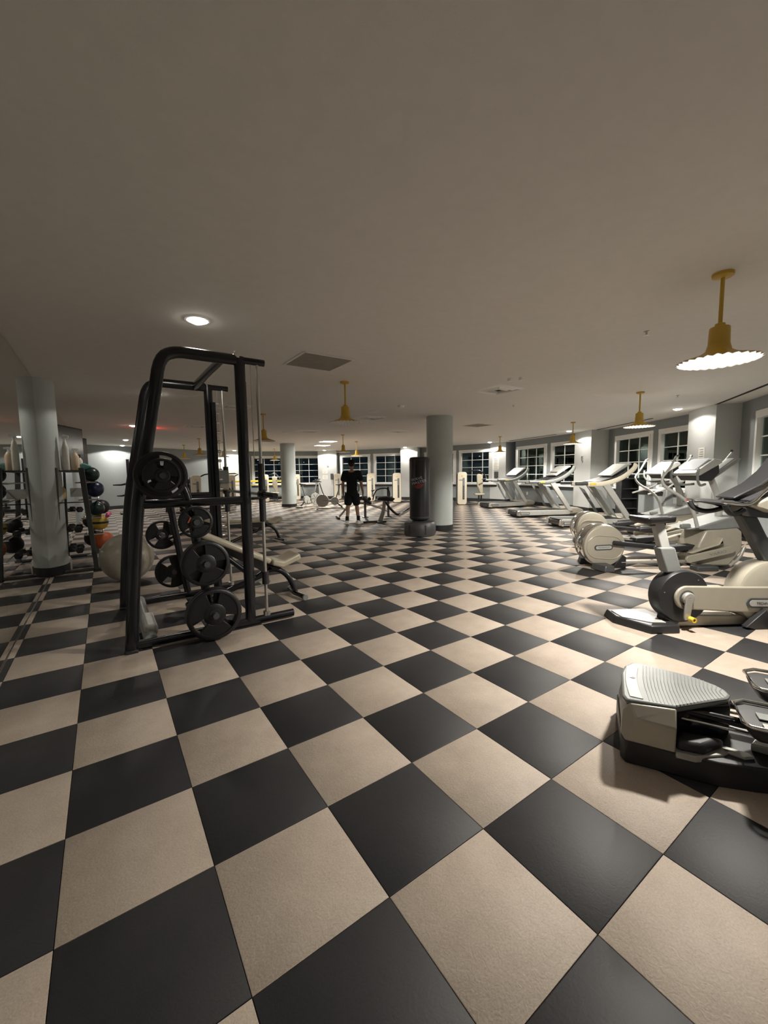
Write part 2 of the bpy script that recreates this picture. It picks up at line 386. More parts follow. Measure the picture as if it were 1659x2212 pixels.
# dark slots in the ceiling in front of the window bays
for q, (bi, a, b) in enumerate(((0, -.1, 4), (1, .1, 2.9), (2, .2, 3.2))):
    (ax, ay), hd, L, _, where = BAYS[bi]
    MB().box(((a+b)/2, -.46, H-.004), (b-a, .05, .012)).build('trim_%d' % (20+q), 'dark', loc=(ax, ay, 0), rotz=math.atan2(hd[1], hd[0]), kind='structure', label='narrow dark slot in the ceiling in front of the windows '+where, category='slot')
# round columns
def column(x, y, r, label, half=False):
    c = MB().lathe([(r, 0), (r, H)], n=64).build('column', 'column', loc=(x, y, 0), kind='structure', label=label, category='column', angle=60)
    MB().lathe([(r+.012, 0), (r+.012, .13), (r+.001, .132)], n=64).build('baseboard', 'baseb', c, angle=60)
column(6.24, 6.62, .325, 'round grey column beside the heavy bag')
column(6.12, 16.45, .325, 'round grey column in front of the far windows, left of the spin bikes')
column(-1.54, 6.72, .33, 'round grey column half sunk into the mirror wall')
# bits mounted on the pilasters
def on_pil(k, t, z, w_, h_, dth, m, name, label, cat, group=None, lines=0, bevel=0):
    Lv, Rv = Vector(PIL[k][0]), Vector(PIL[k][1]); d = (Rv-Lv).normalized(); p = Rv-d*t if False else Lv+d*t
    ang = math.atan2(d.y, d.x); o = MB().box((0, -dth/2-.002, 0), (w_, dth, h_)).build(name, m, loc=(p.x, p.y, z), rotz=ang, bevel=bevel, label=label, category=cat)
    if group: o['group'] = group
    for q in range(lines):
        zz = h_/2-h_*(q+1)/(lines+1)
        MB().box((random.uniform(-.03, .03)*w_, -dth-.003, zz), (w_*random.uniform(.5, .75), .002, h_/(lines+1)*.22)).build('print_line', 'ink', o)
    return o
LP1 = (Vector(PIL[1][0])-Vector(PIL[1][1])).length
on_pil(1, LP1-.47, 1.76, .26, .30, .004, 'paper', 'paper_notice', 'upper white paper notice taped on the pilaster by the near elliptical', 'notice', lines=5)
on_pil(1, LP1-.46, 1.56, .26, .10, .004, 'paper', 'paper_notice', 'small lower paper strip on the pilaster by the near elliptical', 'notice', lines=1)
on_pil(2, .53, 1.86, .07, .17, .04, 'steel', 'wall_switch', 'small steel switch plate on the pilaster behind the nearest treadmill', 'switch', bevel=.005)
on_pil(3, .40, 1.90, .36, .72, .006, 'paper', 'paper_notice', 'tall white rules notice on the pilaster behind the far treadmill', 'notice', lines=9)
on_pil(3, .47, 1.30, .17, .30, .10, 'grey', 'sanitizer_dispenser', 'dark grey dispenser below the rules notice on the pilaster', 'dispenser', bevel=.02)
on_pil(5, .60, 2.30, .38, .12, .02, 'lgrey', 'wall_sign', 'small grey sign high on the pilaster behind the spin bikes', 'sign', lines=1)
on_pil(5, .60, 1.98, .12, .20, .03, 'lgrey', 'wall_switch', 'switch plate below the sign on the pilaster behind the spin bikes', 'switch', bevel=.005, lines=2)
on_pil(5, .42, 1.58, .30, .22, .004, 'paper', 'paper_notice', 'upper sheet posted on the pilaster behind the spin bikes', 'notice', lines=3)
on_pil(5, .42, 1.26, .30, .22, .004, 'paper', 'paper_notice', 'lower sheet posted on the pilaster behind the spin bikes', 'notice', lines=3)
on_pil(5, .86, 1.30, .16, .34, .10, 'grey', 'sanitizer_dispenser', 'grey dispenser on the far pilaster right of the posted sheets', 'dispenser', bevel=.02)
for t, lab in ((.92, 'left'), (2.85, 'right')):
    (ax, ay), hd, L, _, _ = BAYS[2]; ang = math.atan2(hd[1], hd[0])
    o = MB().box((0, -.008, 0), (.09, .014, .13)).build('wall_outlet', 'white', loc=(ax+hd[0]*t, ay+hd[1]*t, .48), rotz=ang, bevel=.003, label='white socket plate low on the wall behind the treadmills, %s one' % lab, category='outlet')
    for z in (-.03, .03): MB().box((0, -.016, z), (.035, .004, .028)).build('socket', 'lgrey', o)

# ------------------------------------------------------------------ ceiling fixtures and lights
cans = [(.08, 3.02, 'nearest one, above the squat rack'), (.10, 6.9, 'seen past the rack upright, second along the mirror'), (.05, 12.0, 'third along the mirror side'), (.07, 17.04, 'fourth along the mirror side'), (.07, 20.25, 'at the far left wall'),
        (4.37, 6.73, 'in mid room before the round column'), (4.28, 11.88, 'in mid room beyond the person'), (10.19, 2.97, 'before the pilaster of the near elliptical'),
        (12.65, 7.09, 'before the pilaster behind the nearest treadmill'), (14.04, 11.81, 'before the pilaster with the rules notice'), (12.55, 16.26, 'before the pilaster behind the heavy bag'),
        (9.75, 20.15, 'before the pilaster behind the spin bikes'), (5.3, 22.15, 'before the bright far pilaster'), (6.4, -.35, 'outside the view on the right'), (.08, -2.2, 'behind the photographer')]
can_off = thing('downlight', 'round recessed downlight, not lit', 'downlight', (0, 0, H))
MB().lathe([(.085, -.002), (.105, -.001), (.105, -.008), (.088, -.010), (.085, -.002)], n=28).build('trim_ring', 'white', can_off)
MB().lathe([(.0001, -.024), (.04, -.021), (.07, -.012), (.086, -.003)], n=28).build('lens', 'white', can_off)
for k, (x, y, lab) in enumerate(cans):
    if k == 0:
        can0 = thing('downlight', 'round recessed ceiling downlight '+lab, 'downlight', (x, y, H))
        MB().lathe([(.085, -.002), (.105, -.001), (.105, -.008), (.088, -.010), (.085, -.002)], n=28).build('trim_ring', 'white', can0)
        MB().lathe([(.0001, -.036), (.04, -.032), (.07, -.018), (.086, -.003)], n=28).build('lens', 'can', can0); c = can0
    elif k == 5: c = place(can_off, (x, y, H), 0, 'round unlit ceiling downlight '+lab); 
    else: c = place(copy_tree(can0 if k not in (5, 6) else can_off), (x, y, H), 0, 'round recessed ceiling downlight '+lab)
    e = CAN_W*(.12, .30, .4, .6, 1.2, 0, 0, .36, .5, .6, .8, 1.2, 1.5, .2, .03)[k]
    if e == 0: continue
    spot('downlight_lamp', (x, y, H-.04), e, math.radians(154), .12, WARM if k != 12 else (1, .95, .85), .05)
pend = [(3.03, .11, 1, 'nearest the camera on the right'), (7.27, 2.49, 1, 'second along the windows, over the ellipticals'), (2.39, 4.49, 0, 'in mid ceiling beyond the return grille'),
        (2.37, 8.26, 0, 'seen between the rack posts'), (2.29, 15.32, 0, 'left of the rack far post, larger of the two'), (2.31, 18.93, 0, 'farthest one toward the left wall'),
        (3.46, 16.69, 0, 'seen behind the rack guide rod'), (10.39, 5.6, 1, 'over the treadmills'), (12.15, 9.65, 1, 'in front of the pilaster with the notice'),
        (6.33, 11.73, 0, 'above and left of the person'), (8.33, 14.17, 1, 'directly above the person head'), (6.76, 19.9, 1, 'in front of the far window, left of the round column')]
def pendant(lit):
    t = thing('pendant_lamp', '', 'lamp', (0, 0, H))
    MB().lathe([(.065, 0), (.065, -.022), (.05, -.03), (.02, -.032)], n=20).build('ceiling_plate', 'yellow', t)
    MB().lathe([(.013, -.03), (.013, -.37)], n=10).build('stem', 'yellow', t)
    MB().lathe([(.014, -.34), (.03, -.345), (.034, -.365), (.058, -.37), (.062, -.375), (.066, -.50)], n=20).build('socket_cover', 'yellow', t)
    w_ = [0, 0, .004, .02, .035, 28]
    MB().lathe([(.066, -.49), (.078, -.535), (.12, -.562), (.19, -.588), (.245, -.606)], n=112, wave=w_, cap=False).build('shade', 'yellow', t, angle=80)
    MB().lathe([(.050, -.50), (.074, -.539), (.118, -.567), (.188, -.593), (.243, -.611), (.2455, -.606)], n=112, wave=[0, 0, .004, .02, .035, .035, 28], cap=False).build('shade_lining', 'enamel', t, angle=80)
    MB().ball((0, 0, -.535), .032, 16).build('bulb', 'bulb' if lit else 'enamel', t)
    return t
PT = [pendant(0), pendant(1)]; used = [0, 0]
PM = {3.03: 1.35, 7.27: 1.25, 10.39: .95, 12.15: .85, 8.33: 1.2, 6.76: .8}
for x, y, lit, lab in pend:
    o = PT[lit] if not used[lit] else copy_tree(PT[lit]); used[lit] = 1
    place(o, (x, y, H), random.uniform(0, 1), ('lit' if lit else 'unlit')+' yellow enamel pendant lamp '+lab, 'yellow pendant lamps')
    if lit: spot('pendant_lamp_light', (x, y, H-.590), PEND_W*PM[x], math.radians(162), .22, (1, .95, .86), .08); point('pendant_lamp_bulb', (x, y, H-.578), 9, (1, .93, .80), .01)
def vent(x, y, lab, grille=False, s=.64):
    t = thing('ceiling_grille' if grille else 'ceiling_vent', lab, 'grille' if grille else 'vent', (x, y, H))
    h = s/2
    if grille:
        MB().box((0, 0, -.004), (s-.05, s-.05, .008)).build('perforated_panel', 'grille', t)
        f = MB()
        for a, b, c_, d in ((0, h, s, .03), (0, -h, s, .03), (h, 0, .03, s), (-h, 0, .03, s)): f.box((a, b, -.006), (c_, d, .012))
        f.build('frame', 'ceiling', t, bevel=.003)
    else:
        sq = lambda a: [(-a, -a), (a, -a), (a, a), (-a, a)]
        for k, (a, z) in enumerate(((h, 0), (h*.66, -.006), (h*.40, -.012))):
            b = a*.80; mb = MB()
            o_, i_ = sq(a), sq(b)
            vs_ = [(x_, y_, -.002+z*.3) for x_, y_ in o_]+[(x_, y_, -.022+z) for x_, y_ in i_]+[(x_*.97, y_*.97, z*.3) for x_, y_ in i_]
            fs = [(i, (i+1) % 4, (i+1) % 4+4, i+4) for i in range(4)]+[(i+4, (i+1) % 4+4, (i+1) % 4+8, i+8) for i in range(4)]
            mb.add(vs_, fs).build('louvre', 'white', t)
        MB().box((0, 0, -.003), (s*.62, s*.62, .004)).build('core', 'dark', t)
    return t
vent(1.58, 3.70, 'dark flat square return grille in the ceiling near the squat rack', True)
vent(8.47, 7.42, 'flat square return grille in the ceiling right of the round column', True)
vent(4.87, 3.66, 'white square ceiling diffuser nearest the middle right')
vent(1.55, 7.56, 'white square ceiling diffuser seen through the rack posts'); vent(1.52, 11.32, 'white square ceiling diffuser left of the rack far post')
vent(4.83, 7.59, 'white square ceiling diffuser beside the yellow lamp'); vent(4.75, 11.16, 'white square ceiling diffuser in mid room beyond the grille')
vent(7.3, 9.86, 'white square ceiling diffuser left of the round column')
for x, y, lab in ((7.15, 14.5, 'nearer'), (7.95, 16.7, 'farther')):
    t = thing('ceiling_panel_light', 'bright flat ceiling light above the person, %s of the two' % lab, 'light', (x, y, H))
    MB().box((0, 0, -.008), (.62, .62, .016)).build('frame', 'white', t, bevel=.003); MB().box((0, 0, -.018), (.56, .56, .006)).build('diffuser', 'panel', t)
    l = bpy.data.lights.new('panel_lamp', 'AREA'); l.energy = 50; l.size = .55; l.color = WARM; o = bpy.data.objects.new('panel_lamp', l); C.objects.link(o); o.location = (x, y, H-.03)
for x, y, lab in ((3.89, .97, 'nearest the right-hand pendant'), (8.25, 2.27, 'near the window side'), (6.42, 4.56, 'in mid ceiling')):
    t = thing('sprinkler_head', 'small ceiling sprinkler '+lab, 'sprinkler', (x, y, H))
    MB().lathe([(.03, 0), (.028, -.006), (.01, -.008), (.009, -.03)], n=14).build('escutcheon', 'steel', t); MB().lathe([(.024, -.034), (.024, -.037)], n=14).build('deflector', 'steel', t)
for x, y, lab in ((4.42, 5.78, 'before the round column'), (4.38, 3.03, 'beside the nearest diffuser'), (4.48, 2.90, 'beside the nearest diffuser, right one of the pair')):
    r = .07 if lab.startswith('before') else .04
    MB().lathe([(r, 0), (r, -.02), (r*.8, -.04), (.0001, -.045)], n=24).build('smoke_detector', 'white', loc=(x, y, H), label='small round white ceiling sensor '+lab, category='sensor')
ex = thing('exit_sign', 'red lit exit sign under the ceiling, half hidden by the rack upright', 'sign', (.26, 12.6, 2.64))
MB().box((0, 0, 0), (.32, .05, .20)).build('housing', 'dark', ex, bevel=.008)
text('EXIT', .15, 'letters', 'exit', ex, face_negy(0, -.027, 0)); MB().box((0, 0, .12), (.03, .03, .08)).build('stem', 'dark', ex)
point('exit_sign_light', (.45, 12.4, 2.66), 5, (1, .04, .03), .03)

# ------------------------------------------------------------------ squat (guided bar) rack
R = thing('smith_machine', 'black guided-bar squat rack with curved uprights and weight plates, left foreground', 'squat rack', (0, 0, 0))
YN, YF = 2.77, 4.10
for y in (YN, YF):
    MB().tube([(-.60, y, .0), (-.56, y, .5), (-.49, y, 1.2), (-.41, y, 1.6), (-.315, y, 2.1), (-.27, y, 2.36), (-.16, y, 2.43), (.0, y, 2.43), (.33, y, 2.43)], .036, 14, r2=.048, smooth=2, side=(0, 1, 0)).build('curved_upright', 'frame', R, angle=60)
    MB().tube([(.36, y, .04), (.36, y, 2.46)], .036, 16, r2=.048, side=(0, 1, 0)).build('front_post', 'frame', R, angle=60)
    MB().tube([(.34, y, 2.435), (.58, y, 2.435)], .030, 14).build('top_cap_tube', 'frame', R, angle=60)
    MB().tube([(-.60, y, .045), (.78, y, .045)], .030, 14, r2=.038, side=(0, 1, 0)).build('base_rail', 'frame', R, angle=60)
    MB().tube([(-.49, y, 1.19), (.36, y, 1.19)], .026, 12, r2=.036, side=(0, 1, 0)).build('side_crossbar', 'frame', R, angle=60)
    MB().tube([(.515, y, .07), (.515, y, 2.42)], .0145, 14).build('guide_rod', 'steel', R, angle=60)
    MB().lathe([(.033, 0), (.033, .04), (.02, .045)], c=(.515, y, .075), n=16).build('rod_collar', 'steel', R)
    MB().tube([(.455, y, 1.45), (.455, y, 2.43)], .0035, 6).build('cable', 'steel', R)
    s = 1 if y == YN else -1
    MB().tube([(.515, y, .98), (.515, y, 1.52)], .030, 14).build('carriage_sleeve', 'black', R, angle=60)
    MB().tube([(.515, y, .38), (.515, y, .50)], .032, 14).build('lower_stop', 'black', R, angle=60)
    MB().box((.40, y+s*.05, 1.26), (.045, .035, 2.0)).build('hook_strip', 'frame', R, bevel=.004)
    for q in range(18 if y == YF else 0):
        MB().lathe([(.017, 0), (.017, .03), (.013, .035)], c=(.425, y+s*.05, .38+q*.11), axis='X', n=12).build('hook_stud', 'steel', R)
    MB().box((-.60, y, .012), (.09, .11, .024)).build('foot_pad', 'black', R, bevel=.006)
    # peg post with a bend, outside each side frame
    MB().tube([(-.42, y, 1.46), (-.20, y, 1.42), (-.12, y, 1.24), (-.085, y, .95), (-.03, y, .5), (.03, y, .05)], .024, 12, r2=.036, smooth=2, side=(0, 1, 0)).build('plate_post', 'frame', R, angle=60)
MB().lathe([(.036, -.01), (.037, .035), (.024, .052)], c=(.345, YN, 2.455), n=20).build('top_bolt', 'chrome', R)
MB().tube([(.22, YN, 2.43), (.22, YF, 2.43)], .030, 12, r2=.045, side=(1, 0, 0)).build('top_crossbar', 'frame', R, angle=60)
MB().tube([(-.46, YN, .06), (-.46, YF, .06)], .052, 18).build('rear_cross_tube', 'mgrey', R, angle=60)
MB().box((-.445, YN+.30, .11), (.10, .42, .10)).build('step_cover', 'lgrey', R, bevel=.03, seg=3)
MB().tube([(.515, YN-.02, 1.235), (.515, YF+.02, 1.235)], .014, 12).build('bar', 'steel', R)
for y0, y1 in ((YN, YN-.36), (YF, YF+.36)):
    MB().tube([(.515, y0, 1.235), (.515, y0+(y1-y0)*.12, 1.235), (.515, y0+(y1-y0)*.14, 1.235), (.515, y1, 1.235)], [.048, .048, .026, .024], 16).build('bar_sleeve', 'gloss', R, angle=50)
MB().box((.46, YF-.03, 1.40), (.16, .05, .16)).build('catch_plate', 'mgrey', R, bevel=.02)
MB().box((.48, YF-.01, 1.30), (.12, .06, .12)).build('hook_lever', 'beige', R, bevel=.02)
pegs = [(-.325, YN, 1.42, -1, .24), (-.085, YN, 1.03, -1, .13), (-.035, YN, .68, -1, .20), (.01, YN, .235, -1, .22),
        (-.19, YF, .75, 1, .16), (-.10, YF, .32, 1, .16)]
for x, y, z, s, L in pegs:
    MB().tube([(x, y, z), (x, y+s*(L+.02), z)], .0245, 14).build('plate_peg', 'grey', R, angle=60)
MB().tube([(-.36, YN, 1.45), (-.325, YN, 1.42)], .03, 8).build('peg_bracket', 'frame', R)
# weight plates
def plate(r, th, label, hub='black'):
    t = thing('weight_plate', label, 'weight plate', (0, 0, 0), group='weight plates on the squat rack')
    rr = .16*r/.2
    MB().lathe([(r-.030*r/.2, -th/2), (r-.006, -th/2), (r, -th/2+.006), (r, th/2-.006), (r-.006, th/2), (r-.030*r/.2, th/2), (r-.034*r/.2, 0), (r-.030*r/.2, -th/2)], axis='Y', n=44).build('rim', 'rubber', t, angle=50)
    hr = r*.42
    MB().lathe([(.026, -th*.42), (hr*.9, -th*.42), (hr, -th*.3), (hr, th*.3), (hr*.9, th*.42), (.026, th*.42), (.026, -th*.42)], axis='Y', n=36).build('web', 'rubber', t, angle=40)
    for k in range(3):
        mb = MB(); a0 = 2*PI*k/3+.4; a1 = a0+1.5; n = 8; ro, ri = r*.86, hr*.95
        po = [(ro*math.cos(a0+(a1-a0)*q/n), ro*math.sin(a0+(a1-a0)*q/n)) for q in range(n+1)]
        pi2 = [(ri*math.cos(a1-(a1-a0)*q/n), ri*math.sin(a1-(a1-a0)*q/n)) for q in range(n+1)]
        mb.prism(po+pi2, -th*.34, th*.34).build('spoke', 'rubber', t, bevel=.004)
    MB().lathe([(.026, -th*.5), (.046, -th*.5), (.048, -th*.44), (.048, th*.44), (.046, th*.5), (.026, th*.5), (.026, -th*.5)], axis='Y', n=24).build('hub_ring', hub, t)
    return t
P20 = plate(.222, .045, ''); P10 = plate(.19, .042, ''); P5 = plate(.135, .036, '')
P5s = copy_tree(P5)
def setp(o, x, y, z, rot, label): o.location = (x, y, z); o.rotation_euler = (0, rot, 0); o['label'] = label
setp(P20, .01, YN-.17, .235, .6, 'big black plate on the lowest near peg, outermost')
setp(copy_tree(P20), .01, YN-.12, .235, .4, 'big black plate on the lowest near peg, inner one of the pair')
setp(P10, -.035, YN-.16, .68, .3, 'large black plate on the middle near peg, outermost')
setp(copy_tree(P10), -.035, YN-.11, .68, 1.1, 'large black plate on the middle near peg, inner one')
setp(P5, -.085, YN-.10, 1.03, .2, 'small black plate with red mark on the upper near peg')
MB().box((-.055, -.022, .01), (.010, .004, .05), (0, .3, 0)).build('red_mark', 'oball', P5)
setp(copy_tree(P10), -.325, YN-.15, 1.42, .9, 'black plate hanging high on the near curved upright, larger one behind')
setp(P5s, -.325, YN-.21, 1.42, .5, 'small black plate hanging high on the near upright, in front')
setp(copy_tree(P10), -.10, YF+.10, .32, .1, 'black plate on the lower peg of the far side')
q = copy_tree(P5s); setp(q, -.19, YF+.12, .75, .5, 'black plate on the upper peg of the far side'); q.scale = (1.22, 1, 1.22)

# ------------------------------------------------------------------ benches
def bench(loc, rz, label, incl):
    t = thing('weight_bench', label, 'bench', loc, rz)
    sx = 0.0
    # local +x = seat end. hinge near x=.70 ; backrest from hinge to head
    hx, hz = .68, .44
    ca, sa = math.cos(incl), math.sin(incl)
    L = .86
    head = (hx-L*ca, hz+L*sa)
    nx, nz = sa, ca
    pad = [(hx, hz), head, (head[0]+nx*.065, head[1]+nz*.065), (hx+nx*.065, hz+nz*.065)]
    MB().prism(pad, -.13, .13).build('backrest', 'taupe', t, bevel=.025, seg=3)
    MB().prism([(hx+.02, hz-.01), (hx+.14, hz-.055), (hx+.36, hz+.02), (hx+.34, hz+.09), (hx+.15, hz+.02), (hx+.03, hz+.055)], -.15, .15).build('seat', 'taupe', t, bevel=.02, seg=3)
    MB().prism([(hx+.05, hz-.08), (hx+.3, hz-.03), (hx+.33, hz), (hx+.14, hz-.06), (hx, hz-.02)], -.07, .07).build('seat_bracket', 'black', t, bevel=.006)
    beam = [(hx+.02, hz-.01), (head[0]+.08, head[1]-.03), (head[0]+.10, head[1]-.10), (hx, hz-.12)]
    MB().prism(beam, -.03, .03).build('back_beam', 'frame', t, bevel=.008)
    MB().tube([(hx-.10, 0, .30), (hx+.02, 0, .36), (hx+.14, 0, .35), (hx+.26, 0, .24), (hx+.33, 0, .05)], .03, 12, smooth=2).build('front_leg', 'frame', t, angle=60)
    MB().tube([(hx+.35, -.22, .035), (hx+.31, 0, .045), (hx+.35, .22, .035)], .026, 12).build('front_foot', 'frame', t, angle=60)
    for y in (-.22, .22): MB().tube([(hx+.35, y, .035), (hx+.35, y*1.12, .035)], .032, 12).build('foot_cap', 'mgrey', t)
    MB().tube([(hx-.05, 0, .31), (hx-.4, 0, .20), (hx-.78, 0, .07)], .03, 12, smooth=1).build('main_beam', 'frame', t, angle=60)
    MB().tube([(hx-.78, -.24, .05), (hx-.78, .24, .05)], .032, 12).build('rear_foot', 'frame', t, angle=60)
    MB().tube([(hx-.12, 0, .27), (hx-.55*ca, 0, hz+.55*sa-.08)], .028, 12).build('adjustment_strut', 'frame', t, angle=60)
    MB().tube([(hx-.34, 0, .27+.34*.62), (hx-.52*ca, 0, hz+.5*sa-.07)], .021, 12).build('inner_strut', 'steel', t, angle=60)
    MB().tube([(hx-.20, -.05, .24), (hx-.02, -.09, .30), (hx+.02, -.05, .22), (hx-.16, -.04, .19)], .012, 8, closed=True, smooth=1).build('grip_loop', 'mgrey', t)
    MB().lathe([(.022, 0), (.022, .03), (.012, .04)], c=(hx+.36, -.02, hz+.01), axis='Y', n=12).build('adjust_knob', 'ypaint', t)
    MB().box((hx-.72, .14, .10), (.10, .06, .10)).build('transport_wheel', 'grey', t, bevel=.02)
    return t
bench((.06, 3.42, 0), 0, 'taupe padded adjustable bench standing inside the squat rack, backrest raised', math.radians(28))
bench((1.35, 7.35, 0), .1, 'taupe padded flat bench on the floor behind the squat rack', math.radians(3))
bench((.35, 8.6, 0), -.1, 'adjustable bench with raised backrest farther behind the rack', math.radians(40))

# ------------------------------------------------------------------ ball rack by the mirror
A = thing('ball_rack', 'tall dark grey ball and bottle rack standing against the mirror past the round column', 'rack', (-1.1, 7.3, 0))
for y in (-.75, .75):
    MB().prism([(.26, 0), (.20, 0), (.10, 1.56), (.17, 1.56)], y-.03, y+.03).build('side_upright', 'grey', A, bevel=.006)
    MB().tube([(-.22, y, .02), (.28, y, .02)], .025, 10).build('foot', 'grey', A)
    MB().tube([(-.20, y, .02), (-.16, y, 1.56)], .02, 10).build('rear_upright', 'grey', A)
for k, z in enumerate((.24, .55, .80, 1.08, 1.34)):
    xo = .24-.10*z/1.5
    for dx in (.14, -.06): MB().tube([(xo+dx, -.75, z), (xo+dx, .75, z)], .010, 8).build('shelf_rail', 'steel', A)
    for y in (-.75, .75): MB().tube([(xo-.10, y, z), (xo+.15, y, z)], .010, 8).build('shelf_bracket', 'steel', A)
MB().box((.02, 0, 1.515), (.30, 1.5, .02)).build('top_shelf', 'grey', A, bevel=.004)
MB().tube([(-.16, -.75, 1.05), (.20, -.75, 1.05)], .008, 8).build('side_tie', 'black', A)
def mball(x, y, z, r, m, name, label, band=None):
    t = MB().ball((0, 0, 0), r, 28).build(name, m, loc=(x, y, z), label=label, category='ball', group='balls on the rack', angle=180)
    if band: MB().lathe([(r*.80, -r*.62), (r*1.004, -r*.12), (r*1.006, 0), (r*1.004, r*.12), (r*.80, r*.62)], n=28).build('band', band, t, angle=180)
    return t
mball(-.86, 7.0, 1.335+.13, .115, 'dball', 'medicine_ball', 'dark green ball on the highest tier of the rack')
mball(-.83, 7.0, 1.08+.15, .13, 'bball', 'medicine_ball', 'navy blue ball on the second tier of the rack')
mball(-.82, 6.9, .80+.12, .11, 'dball', 'medicine_ball', 'black-green ball on the third tier, near one')
mball(-.76, 7.2, .80+.13, .12, 'black', 'medicine_ball', 'black ball on the third tier, further one')
mball(-.80, 7.0, .55+.14, .125, 'yball', 'medicine_ball', 'yellow ball with black band on the fourth tier of the rack')
mball(-.76, 6.95, .24+.155, .145, 'oball', 'medicine_ball', 'orange and black ball on the lowest tier of the rack')
mball(-.90, 7.45, .24+.15, .14, 'black', 'medicine_ball', 'black ball on the lowest tier behind the orange one')
mball(-.92, 7.5, .55+.13, .12, 'black', 'medicine_ball', 'black ball on the fourth tier behind the yellow one')
MB().lathe([(.105, -.02), (.127, -.016), (.127, .016), (.105, .02)], c=(0, 0, 0), n=24).build('band', 'black', bpy.data.objects['medicine_ball.004'])
MB().tube([(0, -.2, 0), (.03, -.05, .02), (.0, .1, 0), (.04, .25, .01)], .028, 10, smooth=2).build('foam_roll', 'pink', loc=(-.69, 6.98, .80), label='pink soft roll lying on the third tier of the ball rack', category='roller')
MB().ball((0, 0, 0), .325, 48).build('stability_ball', 'gball', loc=(-.50, 5.50, .325), label='large pearl grey exercise ball on the floor behind the rack upright', category='exercise ball', angle=180)
def bottle(x, y, z, h, m, label, spray=False, r=.042):
    t = thing('spray_bottle' if spray else 'bottle', label, 'bottle', (x, y, z), 0)
    MB().lathe([(r*.9, 0), (r, .01), (r, h*.62), (r*.5, h*.78), (r*.35, h*.8)], n=20).build('body', m, t, angle=50)
    if spray:
        MB().lathe([(.017, h*.79), (.017, h*.88), (.012, h*.9)], n=12).build('neck', 'white', t)
        MB().prism([(-.03, h*.88), (.05, h*.90), (.055, h*.97), (-.01, h), (-.035, h*.95)], -.012, .012).build('trigger_head', 'white', t, bevel=.003)
    else: MB().lathe([(.018, h*.8), (.018, h), (.0001, h)], n=12).build('cap', 'black', t)
    return t
bottle(-1.04, 6.86, 1.525, .34, 'peach', 'white spray bottle with peach liquid on top of the ball rack', True, .05)
bottle(-1.14, 6.62, 1.525, .52, 'bottle', 'tall white bottle at the near end of the rack top', True, .042)
bottle(-1.0, 7.2, 1.525, .26, 'bottle', 'small white bottle farther along the rack top')
bottle(-1.24, 6.9, 1.09, .24, 'amber', 'amber soap bottle on the second tier, seen in the mirror', r=.05)
bottle(-1.22, 6.75, .02, .26, 'bottle', 'white bottle standing on the floor at the rack foot')
MB().prism([(0, 0), (.10, .02), (.16, .07), (.05, .12), (-.04, .06)], -.08, .08).build('towel', 'sky', loc=(-1.0, 7.0, 1.527), bevel=.02, label='crumpled teal cloth on the rack top behind the spray bottle', category='cloth')
b_ = MB()
for (a, c_, d) in (((0, 0, .003), (.30, .40, .006), 0), ((-.15, 0, .07), (.005, .40, .14), 0), ((.15, 0, .07), (.005, .40, .14), 0), ((0, -.2, .07), (.30, .005, .14), 0), ((0, .2, .07), (.30, .005, .14), 0)): b_.box(a, c_)
b_.build('wire_basket', 'lgrey', loc=(-1.02, 7.75, 1.095), label='pale open basket at the far end of the second rack tier', category='basket')
for k, (y, z, lab) in enumerate(((6.75, .27, 'lowest tier, near end'), (7.1, .27, 'lowest tier, middle'), (6.8, .58, 'fourth tier, near end'), (7.2, .58, 'fourth tier, middle'), (7.7, .83, 'third tier, far end'))):
    t = thing('dumbbell', 'small black dumbbell behind the balls on the '+lab, 'dumbbell', (-1.12, y, z+.045), .5)
    MB().tube([(0, -.09, 0), (0, .09, 0)], .013, 10).build('handle', 'steel', t)
    for s in (-1, 1): MB().lathe([(.045, -.03), (.052, -.02), (.052, .02), (.045, .03)], c=(0, s*.11, 0), axis='Y', n=6).build('head', 'black', t)
for cx, cy, cz, lab in ((-1.22, 8.75, 1.97, 'nearer'), (-1.24, 12.2, 2.05, 'farther')):
    t = thing('wall_television', 'black flat television tilted out from the mirror wall, the %s one' % lab, 'television', (cx, cy, cz), math.radians(-24))
    MB().box((0, 0, 0), (.06, 1.0, .82)).build('bezel', 'black', t, bevel=.01)
    for k in (-1, 1): MB().box((k*.032, 0, 0), (.004, .94, .76)).build('screen' if k > 0 else 'back_panel', 'gloss', t)
    MB().tube([(-.03, 0, 0), (-.20, .1, 0)], .03, 8).build('bracket', 'black', t)
MB().box((0, 0, 0), (.03, .5, .03)).build('status_light', 'teal', loc=(-1.399, 11.9, 2.0), label='thin teal glowing strip on the wall between the televisions', category='light')

# ------------------------------------------------------------------ heavy bag
B = thing('punching_bag', 'free standing black heavy bag with printed logo beside the round column', 'punching bag', (5.22, 6.17, 0))
MB().lathe([(.33, 0), (.355, .02), (.365, .12), (.36, .27), (.33, .315), (.20, .335), (.12, .34)], n=48).build('base', 'bagbase', B, angle=40)
for k in range(6):
    a = k*PI/3+.2; MB().box((.362*math.cos(a), .362*math.sin(a), .16), (.012, .03, .20), (0, 0, a)).build('base_rib', 'black', B, bevel=.004)
MB().lathe([(.10, .33), (.10, .42)], n=24).build('neck', 'black', B)
MB().lathe([(.12, .355), (.20, .36), (.228, .385), (.232, .43), (.232, 1.72), (.222, 1.76), (.20, 1.775), (.0001, 1.775)], n=48).build('bag_body', 'bag', B, angle=40)
MB().lathe([(.2335, .40), (.2345, .405), (.2345, .43), (.2335, .435)], n=48).build('seam', 'black', B); MB().lathe([(.2335, 1.70), (.2345, 1.705), (.2345, 1.72), (.2335, 1.725)], n=48).build('seam', 'black', B)
va = math.atan2(CAM.y-6.17, CAM.x-5.22)
